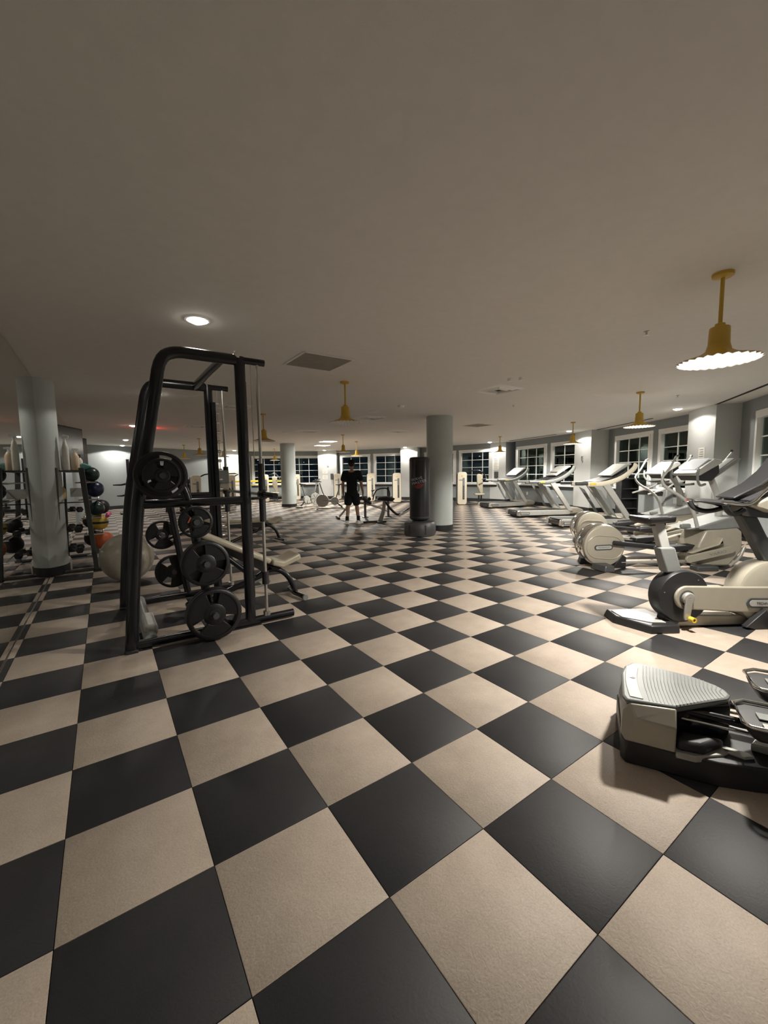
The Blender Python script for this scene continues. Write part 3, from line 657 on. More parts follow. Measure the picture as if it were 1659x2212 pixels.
def bend_at(off, rad=.2335):
    def f(p):
        th = va+off+p.x/rad; return Vector((rad*math.cos(th)-p.y*math.cos(th), rad*math.sin(th)-p.y*math.sin(th), p.z))
    return f
text('WAVE', .085, 'logo_text', 'print', B, Matrix.Translation((-.06, 0, 1.285)) @ Matrix.Rotation(PI/2, 4, 'X') @ Matrix.Rotation(.22, 4, 'Z'), .001, bend_at(-.05), 1.2)
text('MASTER', .085, 'logo_text', 'print', B, Matrix.Translation((.0, 0, 1.215)) @ Matrix.Rotation(PI/2, 4, 'X') @ Matrix.Rotation(.22, 4, 'Z'), .001, bend_at(-.05), 1.2)
sw = MB(); n = 16
pts = [(-.12+.24*q/n, 1.115+.04*math.sin(PI*q/n)+.05*q/n) for q in range(n+1)]; lo = [(-.12+.24*q/n, 1.115-.065*math.sin(PI*q/n)+.05*q/n) for q in range(n, -1, -1)]
vv = []; ff = []
for q in range(n+1): vv.append(bend_at(-.05)(Vector((pts[q][0], -.001, pts[q][1])))); vv.append(bend_at(-.05)(Vector((lo[n-q][0], -.001, lo[n-q][1]))))
for q in range(n): ff.append((2*q, 2*q+2, 2*q+3, 2*q+1))
sw.add(vv, ff).build('logo_swoosh', 'red', B)

# ------------------------------------------------------------------ person
def skin(name, pts, edges, m, parent, sub=2, root=0):
    me = bpy.data.meshes.new(name); me.from_pydata([p[:3] for p in pts], edges, []); me.materials.append(M[m])
    o = bpy.data.objects.new(name, me); C.objects.link(o); o.parent = parent
    sk = o.modifiers.new('skin', 'SKIN'); sk.use_smooth_shade = True
    for i, p in enumerate(pts):
        r = p[3] if len(p) > 3 else .05; r2 = p[4] if len(p) > 4 else r
        d = me.skin_vertices[0].data[i]; d.radius = (r, r2); d.use_root = (i == root); d.use_loose = False
    s = o.modifiers.new('sub', 'SUBSURF'); s.levels = sub; s.render_levels = sub
    return o
# local frame: +x walks forward (away from the camera), +y left
Pn = thing('person', 'person in black cap, T-shirt and shorts with white shoes, walking away', 'person', (5.03, 8.92, 0), math.radians(60))
pts = [(0, 0, .95, .11, .085), (.01, 0, 1.12, .105, .08), (.02, 0, 1.30, .14, .09), (.015, 0, 1.44, .13, .08), (.02, 0, 1.52, .052), (.035, 0, 1.585, .055), (.045, 0, 1.66, .078), (.045, 0, 1.735, .07),
       # legs
       (-.01, .09, .86, .07), (-.04, .12, .50, .062), (-.09, .13, .30, .055), (-.17, .15, .10, .036), (-.02, -.09, .86, .07), (.06, -.13, .50, .062), (.05, -.15, .30, .055), (.03, -.17, .09, .036),
       # arms
       (.01, .19, 1.45, .06), (.0, .25, 1.17, .045), (.10, .25, .95, .036), (.13, .25, .88, .03), (.01, -.19, 1.45, .06), (-.03, -.26, 1.17, .045), (.03, -.30, .95, .036), (.055, -.31, .88, .03),
       # feet
       (-.08, .17, .045, .035), (.13, -.22, .035, .035)]
ed = [(0, 1), (1, 2), (2, 3), (3, 4), (4, 5), (5, 6), (6, 7), (0, 8), (8, 9), (9, 10), (10, 11), (11, 24), (0, 12), (12, 13), (13, 14), (14, 15), (15, 25), (3, 16), (16, 17), (17, 18), (18, 19), (3, 20), (20, 21), (21, 22), (22, 23)]
# hands: palm then five fingers each
def hand(ix, sgn):
    x, y, z = pts[ix][:3]; base = len(pts)
    pts.append((x+.012, y, z-.055, .020)); ed.append((ix, base))
    for k in range(4):
        fx = -.018+.014*k+.012; b = len(pts); L = (.055, .07, .075, .062)[k]
        pts.append((x+fx, y-sgn*.004, z-.085, .0085)); pts.append((x+fx+.004, y-sgn*.014, z-.085-L*.55, .008)); pts.append((x+fx+.006, y-sgn*.026, z-.085-L, .0065))
        ed.extend([(base, b), (b, b+1), (b+1, b+2)])
    b = len(pts); pts.append((x+.035, y-sgn*.012, z-.05, .010)); pts.append((x+.05, y-sgn*.022, z-.085, .008)); ed.extend([(base, b), (b, b+1)])
hand(19, 1); hand(23, -1)
skin('body', pts, ed, 'skin', Pn)
skin('shirt', [(0, 0, .74, .19, .15), (0, 0, .90, .185, .145), (.005, 0, 1.05, .160, .12), (.015, 0, 1.28, .175, .125), (.012, 0, 1.42, .155, .10), (.018, 0, 1.50, .075, .07), (.005, .20, 1.44, .088), (-.003, .255, 1.20, .082), (.005, -.20, 1.44, .088), (-.03, -.27, 1.20, .082)],
     [(0, 1), (1, 2), (2, 3), (3, 4), (4, 5), (4, 6), (6, 7), (4, 8), (8, 9)], 'cloth', Pn, 2, 2)
skin('shorts', [(0, 0, 1.0, .18, .145), (-.01, .10, .80, .128), (-.035, .12, .52, .118), (-.01, -.10, .80, .128), (.045, -.13, .52, .118)], [(0, 1), (1, 2), (0, 3), (3, 4)], 'navy', Pn)
MB().ball((.045, 0, 1.705), .095, 24, (1.06, .86, 1.1)).build('head', 'skin', Pn, angle=180)
MB().ball((.03, 0, 1.71), .098, 24, (1.0, .88, 1.0)).build('hair', 'hair', Pn, angle=180)
for s in (-1, 1):
    MB().ball((.04, s*.088, 1.695), .03, 12, (.6, .35, 1)).build('ear', 'skin', Pn, angle=180); MB().ball((.135, s*.033, 1.715), .011, 10).build('eye', 'white', Pn, angle=180)
MB().prism([(.135, 1.71), (.165, 1.675), (.135, 1.672)], -.013, .013).build('nose', 'skin', Pn, bevel=.004); MB().box((.138, 0, 1.645), (.012, .045, .010)).build('mouth', 'red', Pn, bevel=.003)
cap = MB().lathe([(.106, 0), (.107, .03), (.098, .065), (.07, .09), (.0001, .10)], c=(.04, 0, 1.725), n=28); cap.build('cap', 'cloth', Pn, angle=60)
MB().prism([(.12, -.075), (.20, -.06), (.225, 0), (.20, .06), (.12, .075)], 1.722, 1.732, 'XY').build('cap_brim', 'cloth', Pn)
for s, (x, y), r, z, rot in ((1, (-.17, .15), 0, .0, -.18), (-1, (.03, -.17), -.55, 0, 0)):
    ankle = pts[11] if s == 1 else pts[15]
    MB().tube([(ankle[0], ankle[1], .08), (ankle[0]+(.035 if s == 1 else .008), ankle[1]-(.005 if s == 1 else -.005), .24)], .050, 14).build('sock', 'cloth', Pn, angle=60)
    sh = MB(); sh.prism([(-.085, 0), (.19, 0), (.205, .025), (.18, .055), (.08, .085), (.03, .115), (-.07, .11), (-.095, .06)], -.045, .045)
    o = sh.build('shoe', 'shoe', Pn, bevel=.02, seg=3); o.location = (x, y, .0 if s == -1 else .012); o.rotation_euler = (0, -rot, r)
    so = MB().prism([(-.09, -.0), (.20, -.0), (.205, .02), (-.09, .02)], -.047, .047).build('sole', 'lgrey', o, bevel=.008)

# ------------------------------------------------------------------ treadmills
def logo(parent, x, y, z, L, r, ang=0, label=True):
    MB().prism(stadium(x, z, L, r, ang), y, y-.008).build('badge', 'grey', parent)
    if label: 
        MB().prism(stadium(x, z, L*.95, r*.62, ang), y-.008, y-.011).build('badge_inlay', 'lgrey', parent)
        text('TECHNOGYM', r*.72, 'badge_text', 'ink', parent, face_negy(x, y-.0125, z, ang), .0008)
def treadmill(loc, rz, label, arm='mgrey', grip='mgrey', post='lgrey', scr='screen'):
    t = thing('treadmill', label, 'treadmill', loc, rz, 'treadmills facing the windows')
    for s in (-1, 1):
        y0, y1 = s*.33, s*.42
        MB().prism([(.03, .055), (1.75, .055), (1.78, .20), (.05, .215), (.02, .16)], y0, y1).build('side_rail', 'lgrey', t, bevel=.012)
        MB().prism([(.0, .05), (.07, .04), (.07, .215), (.015, .19)], s*.30, s*.43).build('rear_corner', 'chrome', t, bevel=.008)
        MB().prism([(1.70, .16), (1.86, .16), (1.22, 1.08), (1.04, 1.06)], s*.36, s*.43).build('upright', post, t, bevel=.018, seg=3)
        MB().prism([(1.34, .30), (1.45, .24), (1.02, .92), (.86, 1.0)], s*.385, s*.40).build('upright_fin', 'mgrey', t)
        MB().tube([(.36, s*.39, 1.105), (.70, s*.40, 1.10)], .030, 12, r2=.042, side=(0, 1, 0)).build('handle_grip', grip, t, angle=60)
        MB().tube([(.66, s*.40, 1.085), (1.0, s*.41, 1.08), (1.30, s*.41, 1.14), (1.6, s*.40, 1.27), (1.86, s*.36, 1.46), (1.94, s*.30, 1.56)], .034, 14, r2=.062, smooth=2, side=(0, 1, 0)).build('handle_arm', arm, t, angle=60)
    MB().prism(stadium(.78, 1.09, .06, .022), -.447, -.440).build('arm_badge', 'ypaint', t)
    MB().box((.9, 0, .195), (1.72, .66, .03)).build('running_belt', 'black', t, bevel=.01)
    MB().box((.035, 0, .12), (.05, .60, .12)).build('rear_roller_cover', 'gloss', t, bevel=.012)
    MB().box((.9, 0, .035), (1.6, .7, .04)).build('underframe', 'black', t)
    MB().prism([(1.62, .06), (2.15, .06), (2.27, .12), (2.24, .20), (2.05, .27), (1.80, .27), (1.62, .21)], -.40, .40).build('motor_hood', 'beige', t, bevel=.05, seg=3)
    MB().prism([(1.02, 1.10), (1.45, 1.20), (1.70, 1.36), (1.66, 1.42), (1.40, 1.27), (1.0, 1.15)], -.36, .36).build('tray', 'black', t, bevel=.015)
    MB().tube([(.95, -.36, 1.12), (.88, -.15, 1.14), (.88, .15, 1.14), (.95, .36, 1.12)], .022, 10, smooth=2).build('front_bar', 'mgrey', t)
    MB().prism([(1.33, 1.265), (1.75, 1.52), (1.85, 1.56), (1.82, 1.60), (1.70, 1.58), (1.29, 1.30)], -.29, .29).build('console', 'lgrey', t, bevel=.02, seg=3)
    MB().prism([(1.40, 1.362), (1.66, 1.537), (1.655, 1.548), (1.395, 1.372)], -.19, .19).build('screen', scr, t)
    MB().box((1.25, -.1, 1.20), (.05, .12, .02)).build('stop_key', 'pink', t, bevel=.004)
    logo(t, .22, -.421, .125, .12, .040)
    return t
treadmill((11.77, 10.1, 0), math.radians(-12), 'farthest treadmill, grey handles and bright white screen, before the pilaster notice')
treadmill((10.0, 7.35, 0), math.radians(-25), 'middle treadmill with grey arms and a dark screen', scr='screen_off')
treadmill((8.85, 5.15, 0), math.radians(-32), 'nearest treadmill with cream arms and black handle grip ends', arm='cream', grip='grey')

# ------------------------------------------------------------------ elliptical trainers
def elliptical(loc, rz, label):
    t = thing('elliptical_trainer', label, 'elliptical', loc, rz, 'ellipticals on the right')
    MB().lathe([(.27, -.16), (.295, -.15), (.30, -.13), (.30, -.10)], c=(0, 0, .33), axis='Y', n=48).build('wheel_cover', 'beige', t, angle=35)
    MB().lathe([(.27, .16), (.295, .15), (.30, .13), (.30, .10)], c=(0, 0, .33), axis='Y', n=48).build('wheel_cover', 'beige', t, angle=35)
    MB().lathe([(.296, -.10), (.310, -.08), (.310, .08), (.296, .10)], c=(0, 0, .33), axis='Y', n=48).build('rim_band', 'chrome', t, angle=50)
    MB().tube([(x-.02, -.163, z) for x, z in stadium(.02, .31, .10, .165, -.08, 10)], .006, 6, closed=True).build('cover_ridge', 'beige', t)
    logo(t, -.02, -.160, .31, .095, .038, .03)
    for s in (-1, 1):
        MB().frustum([(-.20, s*.16), (.03, s*.16), (.03, s*.40), (-.12, s*.40)], 0, [(-.18, s*.17), (.02, s*.17), (.02, s*.38), (-.10, s*.38)], .09).build('rear_foot', 'grey', t, bevel=.012)
        MB().prism([(.12, .0), (.32, .0), (.32, .16), (.26, .20)], s*.10, s*.16).build('rail_bracket', 'black', t, bevel=.008)
        MB().tube([(.25, s*.14, .085), (1.30, s*.14, .085)], .022, 10).build('floor_rail', 'silver', t, angle=60)
        # pedal link: black rail, pale cover and foot plate
        MB().tube([(.10, s*.20, .38), (1.15, s*.22, .26)], .028, 10, r2=.035).build('link_arm', 'black', t, angle=60)
        px, pz = (.82, .30) if s < 0 else (.62, .36)
        MB().prism([(px, pz-.02), (px+.14, pz-.05), (px+.36, pz-.01), (px+.40, pz+.05), (px+.02, pz+.03)], s*.13, s*.29).build('pedal', 'black', t, bevel=.012)
        MB().prism([(px+.30, pz-.06), (px+.36, pz-.08), (1.62, .36), (1.60, .46), (px+.72, pz+.06)], s*.20, s*.30).build('pedal_arm_cover', 'beige', t, bevel=.02, seg=3)
        MB().prism(stadium(1.42, .215, .30, .052, .22), s*.285, s*.32).build('side_link_cover', 'beige', t, bevel=.006)
    text('VARIO', .055, 'side_text', 'mgrey', t, face_negy(1.52, -.3215, .235, .22), .0008, xs=1.5)
    MB().prism([(1.30, .03), (1.78, .02), (1.96, .25), (1.94, .52), (1.84, .60), (1.42, .55), (1.32, .34)], -.22, .22).build('front_housing', 'beige', t, bevel=.03, seg=3)
    MB().tube([(1.76, -.24, .03), (1.90, -.24, .14), (1.97, -.23, .30)], .022, 10, smooth=1).build('front_guard', 'silver', t)
    MB().box((1.30, -.36, .035), (.30, .16, .07)).build('front_foot', 'grey', t, bevel=.015); MB().box((1.30, .36, .035), (.30, .16, .07)).build('front_foot', 'grey', t, bevel=.015)
    MB().prism([(1.12, .56), (1.60, .55), (1.97, .58), (1.95, .78), (1.62, .70), (1.30, .60)], -.23, .23).build('pod_top', 'mgrey', t, bevel=.025, seg=3)
    MB().box((1.18, -.12, .60), (.14, .06, .07)).build('pivot', 'mgrey', t, bevel=.02)
    MB().tube([(1.76, 0, .66), (1.74, 0, 1.0), (1.60, 0, 1.30)], [.05, .045, .04], 14, smooth=1).build('column', 'lgrey', t, angle=60)
    MB().prism([(1.19, 1.325), (1.25, 1.325), (1.56, 1.505), (1.54, 1.55), (1.46, 1.565), (1.17, 1.36)], -.26, .20).build('console', 'lgrey', t, bevel=.015, seg=3)
    MB().prism([(1.22, 1.325), (1.28, 1.255), (1.46, 1.25), (1.56, 1.36), (1.54, 1.49)], -.22, .16).build('console_underside', 'black', t, bevel=.015)
    MB().prism([(1.24, 1.405), (1.44, 1.562), (1.437, 1.572), (1.235, 1.414)], -.17, .12).build('screen', 'screen', t)
    MB().prism([(1.44, 1.27), (1.50, 1.235), (1.90, 1.51), (1.94, 1.57), (1.84, 1.57)], -.13, .04).build('console_back', 'mgrey', t, bevel=.02)
    MB().tube([(1.20, -.28, 1.41), (1.19, -.28, 1.28), (1.28, -.22, 1.18), (1.45, -.10, 1.20)], .017, 10, smooth=2).build('fixed_handle', 'mgrey', t)
    MB().tube([(1.20, .24, 1.41), (1.19, .24, 1.28), (1.28, .20, 1.18), (1.45, .10, 1.20)], .017, 10, smooth=2).build('fixed_handle', 'mgrey', t)
    MB().box((1.20, -.28, 1.38), (.035, .03, .10)).build('pulse_grip', 'lgrey', t, bevel=.01)
    ra = [.015, .015, .016, .02, .022, .023, .024]
    MB().tube([(.87, -.30, 1.60), (.77, -.30, 1.41), (.66, -.30, 1.28), (.76, -.30, 1.15), (.98, -.29, 1.04), (1.15, -.28, .88), (1.25, -.26, .60)], ra, 12, smooth=2).build('moving_arm', 'lgrey', t, angle=60)
    MB().tube([(2.17, .30, 1.68), (2.0, .30, 1.47), (1.83, .30, 1.29), (1.88, .30, 1.17), (2.03, .29, .95), (2.05, .27, .75), (1.98, .24, .60)], ra, 12, smooth=2).build('moving_arm', 'lgrey', t, angle=60)
    MB().tube([(.87, -.30, 1.60), (.93, -.25, 1.61)], .018, 10).build('arm_grip', 'grey', t); MB().tube([(2.17, .30, 1.68), (2.10, .24, 1.69)], .018, 10).build('arm_grip', 'grey', t)
    return t
elliptical((5.3, 2.1, 0), math.radians(-34), 'nearer beige elliptical with round rear wheel cover and moving arms')
elliptical((7.0, 3.2, 0), math.radians(-34), 'farther beige elliptical partly hidden behind the nearer one')
# stair climber behind them
S = thing('stair_climber', 'grey stepper with rounded pale console behind the ellipticals', 'stepper', (9.25, 3.13, 0), math.radians(-40))
MB().prism(rrect(.25, 1.12, .62, 1.48, .09), -.30, .30).build('console', 'lgrey', S, bevel=.04, seg=3)
MB().prism([(.30, .05), (.55, .05), (.50, 1.15), (.38, 1.15)], -.07, .07).build('column', 'mgrey', S, bevel=.02)
MB().prism([(-.3, 0), (.7, 0), (.75, .3), (.5, .55), (.2, .5), (-.3, .15)], -.25, .25).build('base_housing', 'mgrey', S, bevel=.04, seg=3)
for s in (-1, 1):
    MB().prism([(-.5, .22), (-.1, .26), (-.1, .30), (-.5, .27)], s*.08, s*.24).build('pedal', 'black', S, bevel=.01)
    MB().tube([(-.15, s*.33, .9), (.2, s*.33, 1.0), (.45, s*.25, 1.15)], .02, 10, smooth=1).build('handrail', 'lgrey', S)




# ------------------------------------------------------------------ exercise bike
K = thing('exercise_bike', 'upright exercise bike with black crank disc and beige chain case, right side', 'exercise bike', (3.35, .56, 0), math.radians(-32))
MB().lathe([(.03, -.085), (.225, -.085), (.235, -.07), (.235, .05), (.225, .065), (.03, .065)], c=(.20, 0, .29), axis='Y', n=56).build('crank_disc', 'black', K, angle=35)
for a in (.9, 2.9, 4.9): MB().lathe([(.006, 0), (.006, -.004)], c=(.2+.19*math.cos(a), -.085, .29+.19*math.sin(a)), axis='Y', n=8).build('screw', 'steel', K)
n = 14; arc = [(.20+.105*math.cos(PI/2+PI*q/n), .29+.105*math.sin(PI/2+PI*q/n)) for q in range(n+1)]
MB().prism(arc+[(.70, .145), (1.3, .12), (1.3, .36), (.70, .375)], -.115, -.085).build('chain_case', 'beige', K, bevel=.012, seg=3)
MB().prism([(.20, .36), (.62, .355), (.70, .20), (.3, .20)], -.07, .05).build('inner_case', 'beige', K, bevel=.01)
MB().lathe([(.068, -.115), (.068, -.119), (.055, -.121)], c=(.20, 0, .29), axis='Y', n=28).build('crank_recess', 'grey', K)
MB().lathe([(.054, -.118), (.054, -.14), (.045, -.15), (.012, -.152), (.012, -.14)], c=(.20, 0, .29), axis='Y', n=28).build('crank_hub', 'silver', K)
MB().prism([(.165, .30), (.235, .30), (.215, .125), (.205, .10), (.165, .10), (.155, .125)], -.152, -.130).build('crank_arm', 'silver', K, bevel=.008, seg=3)
MB().lathe([(.022, -.15), (.022, -.20), (.012, -.20), (.012, -.15)], c=(.21, 0, .115), axis='Y', n=16).build('pedal_axle', 'ypaint', K)
MB().box((.24, .15, .46), (.12, .09, .03)).build('pedal', 'black', K, bevel=.008)
MB().prism([(.05, .50), (.20, .50), (.12, .73), (-.02, .73)], -.055, .045).build('seat_tube', 'mgrey', K, bevel=.015, seg=3)
MB().prism([(.0, .72), (.09, .72), (.02, .96), (-.07, .96)], -.038, .028).build('seat_post', 'lgrey', K, bevel=.01, seg=3)
MB().frustum([(-.20, -.11), (-.17, -.13), (.0, -.07), (.14, -.025), (.14, .015), (.0, .06), (-.17, .12), (-.20, .10)], .945, [(-.22, -.12), (-.19, -.15), (.0, -.085), (.14, -.035), (.14, .025), (.0, .075), (-.19, .14), (-.22, .11)], 1.005).build('saddle', 'gloss', K, bevel=.02, seg=4)
MB().box((-.03, -.005, .935), (.14, .06, .03)).build('saddle_clamp', 'black', K, bevel=.008)
MB().frustum([(-.16, -.19), (.10, -.19), (.12, .30), (-.30, .30), (-.33, .10)], 0, [(-.15, -.18), (.10, -.18), (.10, .28), (-.28, .28), (-.31, .09)], .07).build('rear_foot', 'black', K, bevel=.012)
MB().prism([(-.27, .05), (-.10, -.10), (.02, -.12), (.02, .10), (-.10, .24), (-.27, .22)], .07, .078, 'XY').build('foot_step', 'lgrey', K, bevel=.004)
MB().prism([(.04, .05), (.20, .05), (.20, .15), (.06, .15)], -.06, .04).build('lower_bracket', 'black', K, bevel=.01)
MB().prism([(.06, .005), (1.35, .005), (1.35, .07), (.06, .12)], -.05, .05).build('floor_beam', 'beige', K, bevel=.012)
MB().lathe([(.03, 0), (.03, -.004)], c=(.16, -.052, .06), axis='Y', n=16).build('beam_hole', 'grey', K)
MB().lathe([(.03, -.10), (.26, -.10), (.285, -.085), (.285, .07), (.26, .085), (.03, .085)], c=(.98, 0, .30), axis='Y', n=48).build('flywheel_cover', 'beige', K, angle=35)
logo(K, .93, -.1155, .225, .14, .045, -.03)
MB().prism([(.72, .02), (.80, .0), (.98, .0), (.90, .18)], -.16, -.10).build('strut', 'black', K, bevel=.008)
MB().frustum([(.95, -.28), (1.15, -.28), (1.15, .28), (.95, .28)], 0, [(.97, -.26), (1.13, -.26), (1.13, .26), (.97, .26)], .07).build('front_foot', 'black', K, bevel=.012)
MB().prism([(.70, 1.01), (.86, 1.0), (1.14, .52), (1.02, .50)], -.05, .05).build('front_tube', 'grey', K, bevel=.02, seg=3)
MB().prism([(.42, 1.125), (.62, 1.085), (.66, 1.10), (.50, 1.15)], -.18, .18).build('forearm_rest', 'black', K, bevel=.015, seg=3)
for s in (-1, 1):
    MB().tube([(.40, s*.19, 1.135), (.55, s*.20, 1.115), (.66, s*.18, 1.11), (.78, s*.15, 1.20), (.95, s*.13, 1.32)], .014, 10, smooth=2).build('handlebar', 'chrome', K, angle=60)
    MB().tube([(.42, s*.19, 1.12), (.46, s*.18, 1.05), (.56, s*.14, 1.02), (.68, s*.10, 1.06)], .022, 10, smooth=2).build('lower_grip', 'black', K, angle=60)
MB().prism([(.55, 1.10), (.66, 1.13), (.72, 1.00), (.90, .98), (.95, 1.05), (.98, 1.20), (.86, 1.18)], -.11, .11).build('console_body', 'gloss', K, bevel=.03, seg=3)
MB().prism([(.66, 1.105), (.98, 1.22), (1.10, 1.36), (1.04, 1.12), (.86, 1.03)], -.17, .17).build('console', 'beige', K, bevel=.02, seg=3)
MB().prism([(.63, 1.15), (.87, 1.262), (1.02, 1.38), (1.12, 1.51), (1.105, 1.518), (1.0, 1.392), (.86, 1.28), (.62, 1.165)], -.06, .14).build('reading_rack', 'black', K, bevel=.01)
MB().prism([(.70, 1.135), (.95, 1.235), (.945, 1.243), (.695, 1.143)], -.13, .13).build('screen', 'screen_off', K)

# ------------------------------------------------------------------ foreground stepper (only its rear part is in view)
F = thing('step_trainer', 'foreground trainer with ribbed grey rear cover, beige side panel and black base', 'trainer', (1.50, -.02, 0), math.atan2(-.891, .454))
base = [(.02, -.235), (.0, -.20), (-.01, .22), (.03, .255), (.35, .24), (.75, .12), (1.7, .12), (1.7, -.12), (.75, -.12), (.52, -.19), (.38, -.225)]
MB().prism(base, 0, .115, 'XY').build('base', 'black', F, bevel=.008)
top0 = [(.02, -.23), (.0, -.20), (-.005, .22), (.03, .25), (.20, .24), (.22, -.225)]
MB().frustum(top0, .115, [(.035, -.20), (.02, -.17), (.02, .22), (.05, .255), (.19, .24), (.21, -.165)], .275).build('rear_shell', 'mgrey', F, bevel=.02, seg=3)
# beige side panel, folded along its middle
mb = MB()
A0 = [(.015, -.238, .115), (.215, -.238, .115), (.215, -.240, .232), (.055, -.236, .236), (.220, -.172, .292), (.030, -.205, .290), (.0, -.19, .24), (-.004, -.20, .13)]
mb.add([(x, y, z) for x, y, z in A0]+[(x+.0, y+.02, z-.004) for x, y, z in A0], [(0, 1, 2, 3), (3, 2, 4, 5), (0, 3, 6, 7), (3, 5, 6), (8, 11, 10, 9), (11, 13, 12, 10), (8, 15, 14, 11), (11, 14, 13), (1, 9, 10, 2), (2, 10, 12, 4), (4, 12, 13, 5), (5, 13, 14, 6), (6, 14, 15, 7), (7, 15, 8, 0), (0, 8, 9, 1)])
mb.build('side_panel', 'beige', F, bevel=.012, seg=3)
lid = [(.013, -.200), (-.002, -.16), (.0, .10), (.02, .20), (.06, .265), (.12, .275), (.222, .250), (.338, .222), (.43, .165), (.460, .125), (.470, .08), (.452, .035), (.40, -.010), (.215, -.168)]
cl = (.2, .04)
def sc(k): return [(cl[0]+(x-cl[0])*k, cl[1]+(y-cl[1])*k) for x, y in lid]
MB().frustum(sc(.96), .268, lid, .292).frustum(lid, .292, sc(.97), .303).build('lid', 'mgrey', F, bevel=.006)
def halfw(u, hi):   # lid outline at station u
    return (.262-max(0, u-.12)*.20-max(0, u-.36)*.75) if hi else (-.182+max(0, u-.06)*.10+max(0, u-.215)*.80)
rb = MB()
for k in range(22):
    u = .105+k*.0155; y1, y0 = halfw(u, 1), halfw(u, 0)
    rb.tube([(u+.008, y0+.012, .3015), (u-.004, (y0+y1)/2, .3035), (u+.010, y1-.018, .3015)], .0034, 6, smooth=1)
rb.build('ribs', 'mgrey', F, kind='stuff')
MB().prism([(.030-.012*math.sin(PI*q/12), -.165+.36*q/12) for q in range(13)]+[(.088-.014*math.sin(PI*q/12), .195-.36*q/12) for q in range(13)], .300, .3065, 'XY').build('end_cap', 'lgrey', F, bevel=.003)
MB().prism([(.040, .045), (.058, .038), (.066, .050), (.056, .060)], .3065, .308, 'XY').build('cap_mark', 'grey', F)
MB().prism([(.02, .225), (.04, .20), (.19, .20), (.25, .235), (.05, .272)], .245, .28, 'XY').build('far_shell_edge', 'lgrey', F, bevel=.012)
MB().prism([(.20, -.13), (.46, .03), (.47, .08), (.22, .18)], .115, .272, 'XY').build('inner_body', 'gloss', F, bevel=.01)
MB().prism([(.215, -.225), (.32, -.215), (.42, -.10), (.24, -.12)], .113, .170, 'XY').build('inner_shroud', 'black', F, bevel=.02)
MB().prism([(.215, -.245), (.29, -.242), (.40, -.17), (.445, -.115), (.33, -.125), (.215, -.16)], .095, .125, 'XY').build('step_plate', 'silver', F, bevel=.005)
MB().prism([(.355, -.118), (.41, -.085), (.51, -.10), (.52, -.125), (.48, -.150)], .095, .125, 'XY').build('step_plate', 'silver', F, bevel=.005)
MB().prism([(.44, .12), (.56, .09), (.62, .16), (.50, .22)], .095, .125, 'XY').build('step_plate', 'silver', F, bevel=.005)
MB().prism([(.52, -.06), (.95, -.10), (.95, .0), (.55, .0)], .115, .150, 'XY').build('centre_rail', 'silver', F, bevel=.005)
for s, px, pz in ((-1, .46, .30), (1, .58, .33)):
    yc = -.075 if s < 0 else .27
    MB().tube([(.24, yc*.5-.02, .24), (1.5, yc*.5-.02, .22)], .022, 12).build('drive_arm', 'gloss', F, angle=60)
    MB().tube([(.22, yc*.5-.055, .215), (1.5, yc*.5-.06, .205)], .007, 8).build('trim_rod', 'chrome', F, angle=60)
    out = [(px, yc-.10), (px+.02, yc-.125), (px+.50, yc-.125), (px+.50, yc+.125), (px+.05, yc+.125), (px, yc+.08)]
    MB().frustum([(x*.9+.08, y) for x, y in out], pz-.065, out, pz-.01).build('pedal', 'black', F, bevel=.015, seg=3)
    rim = [(x, y, pz) for x, y in out]; MB().tube(rim, .009, 8, closed=True).build('pedal_rim', 'chrome', F, angle=60)
    MB().box((px+.27, yc+.0, pz-.004), (.40, .06, .006)).build('pedal_tread', 'mgrey', F, bevel=.002); MB().box((px+.27, yc-.085, pz-.004), (.40, .04, .006)).build('pedal_tread', 'silver', F, bevel=.002)
MB().prism([(1.4, 0), (1.95, 0), (1.95, .5), (1.75, .75), (1.5, .6)], -.2, .2).build('front_housing', 'beige', F, bevel=.03, seg=3)
MB().tube([(1.7, 0, .7), (1.6, 0, 1.3)], .045, 12).build('mast', 'lgrey', F); MB().box((1.5, 0, 1.38), (.12, .4, .3), (0, -.7, 0)).build('console', 'lgrey', F, bevel=.02)

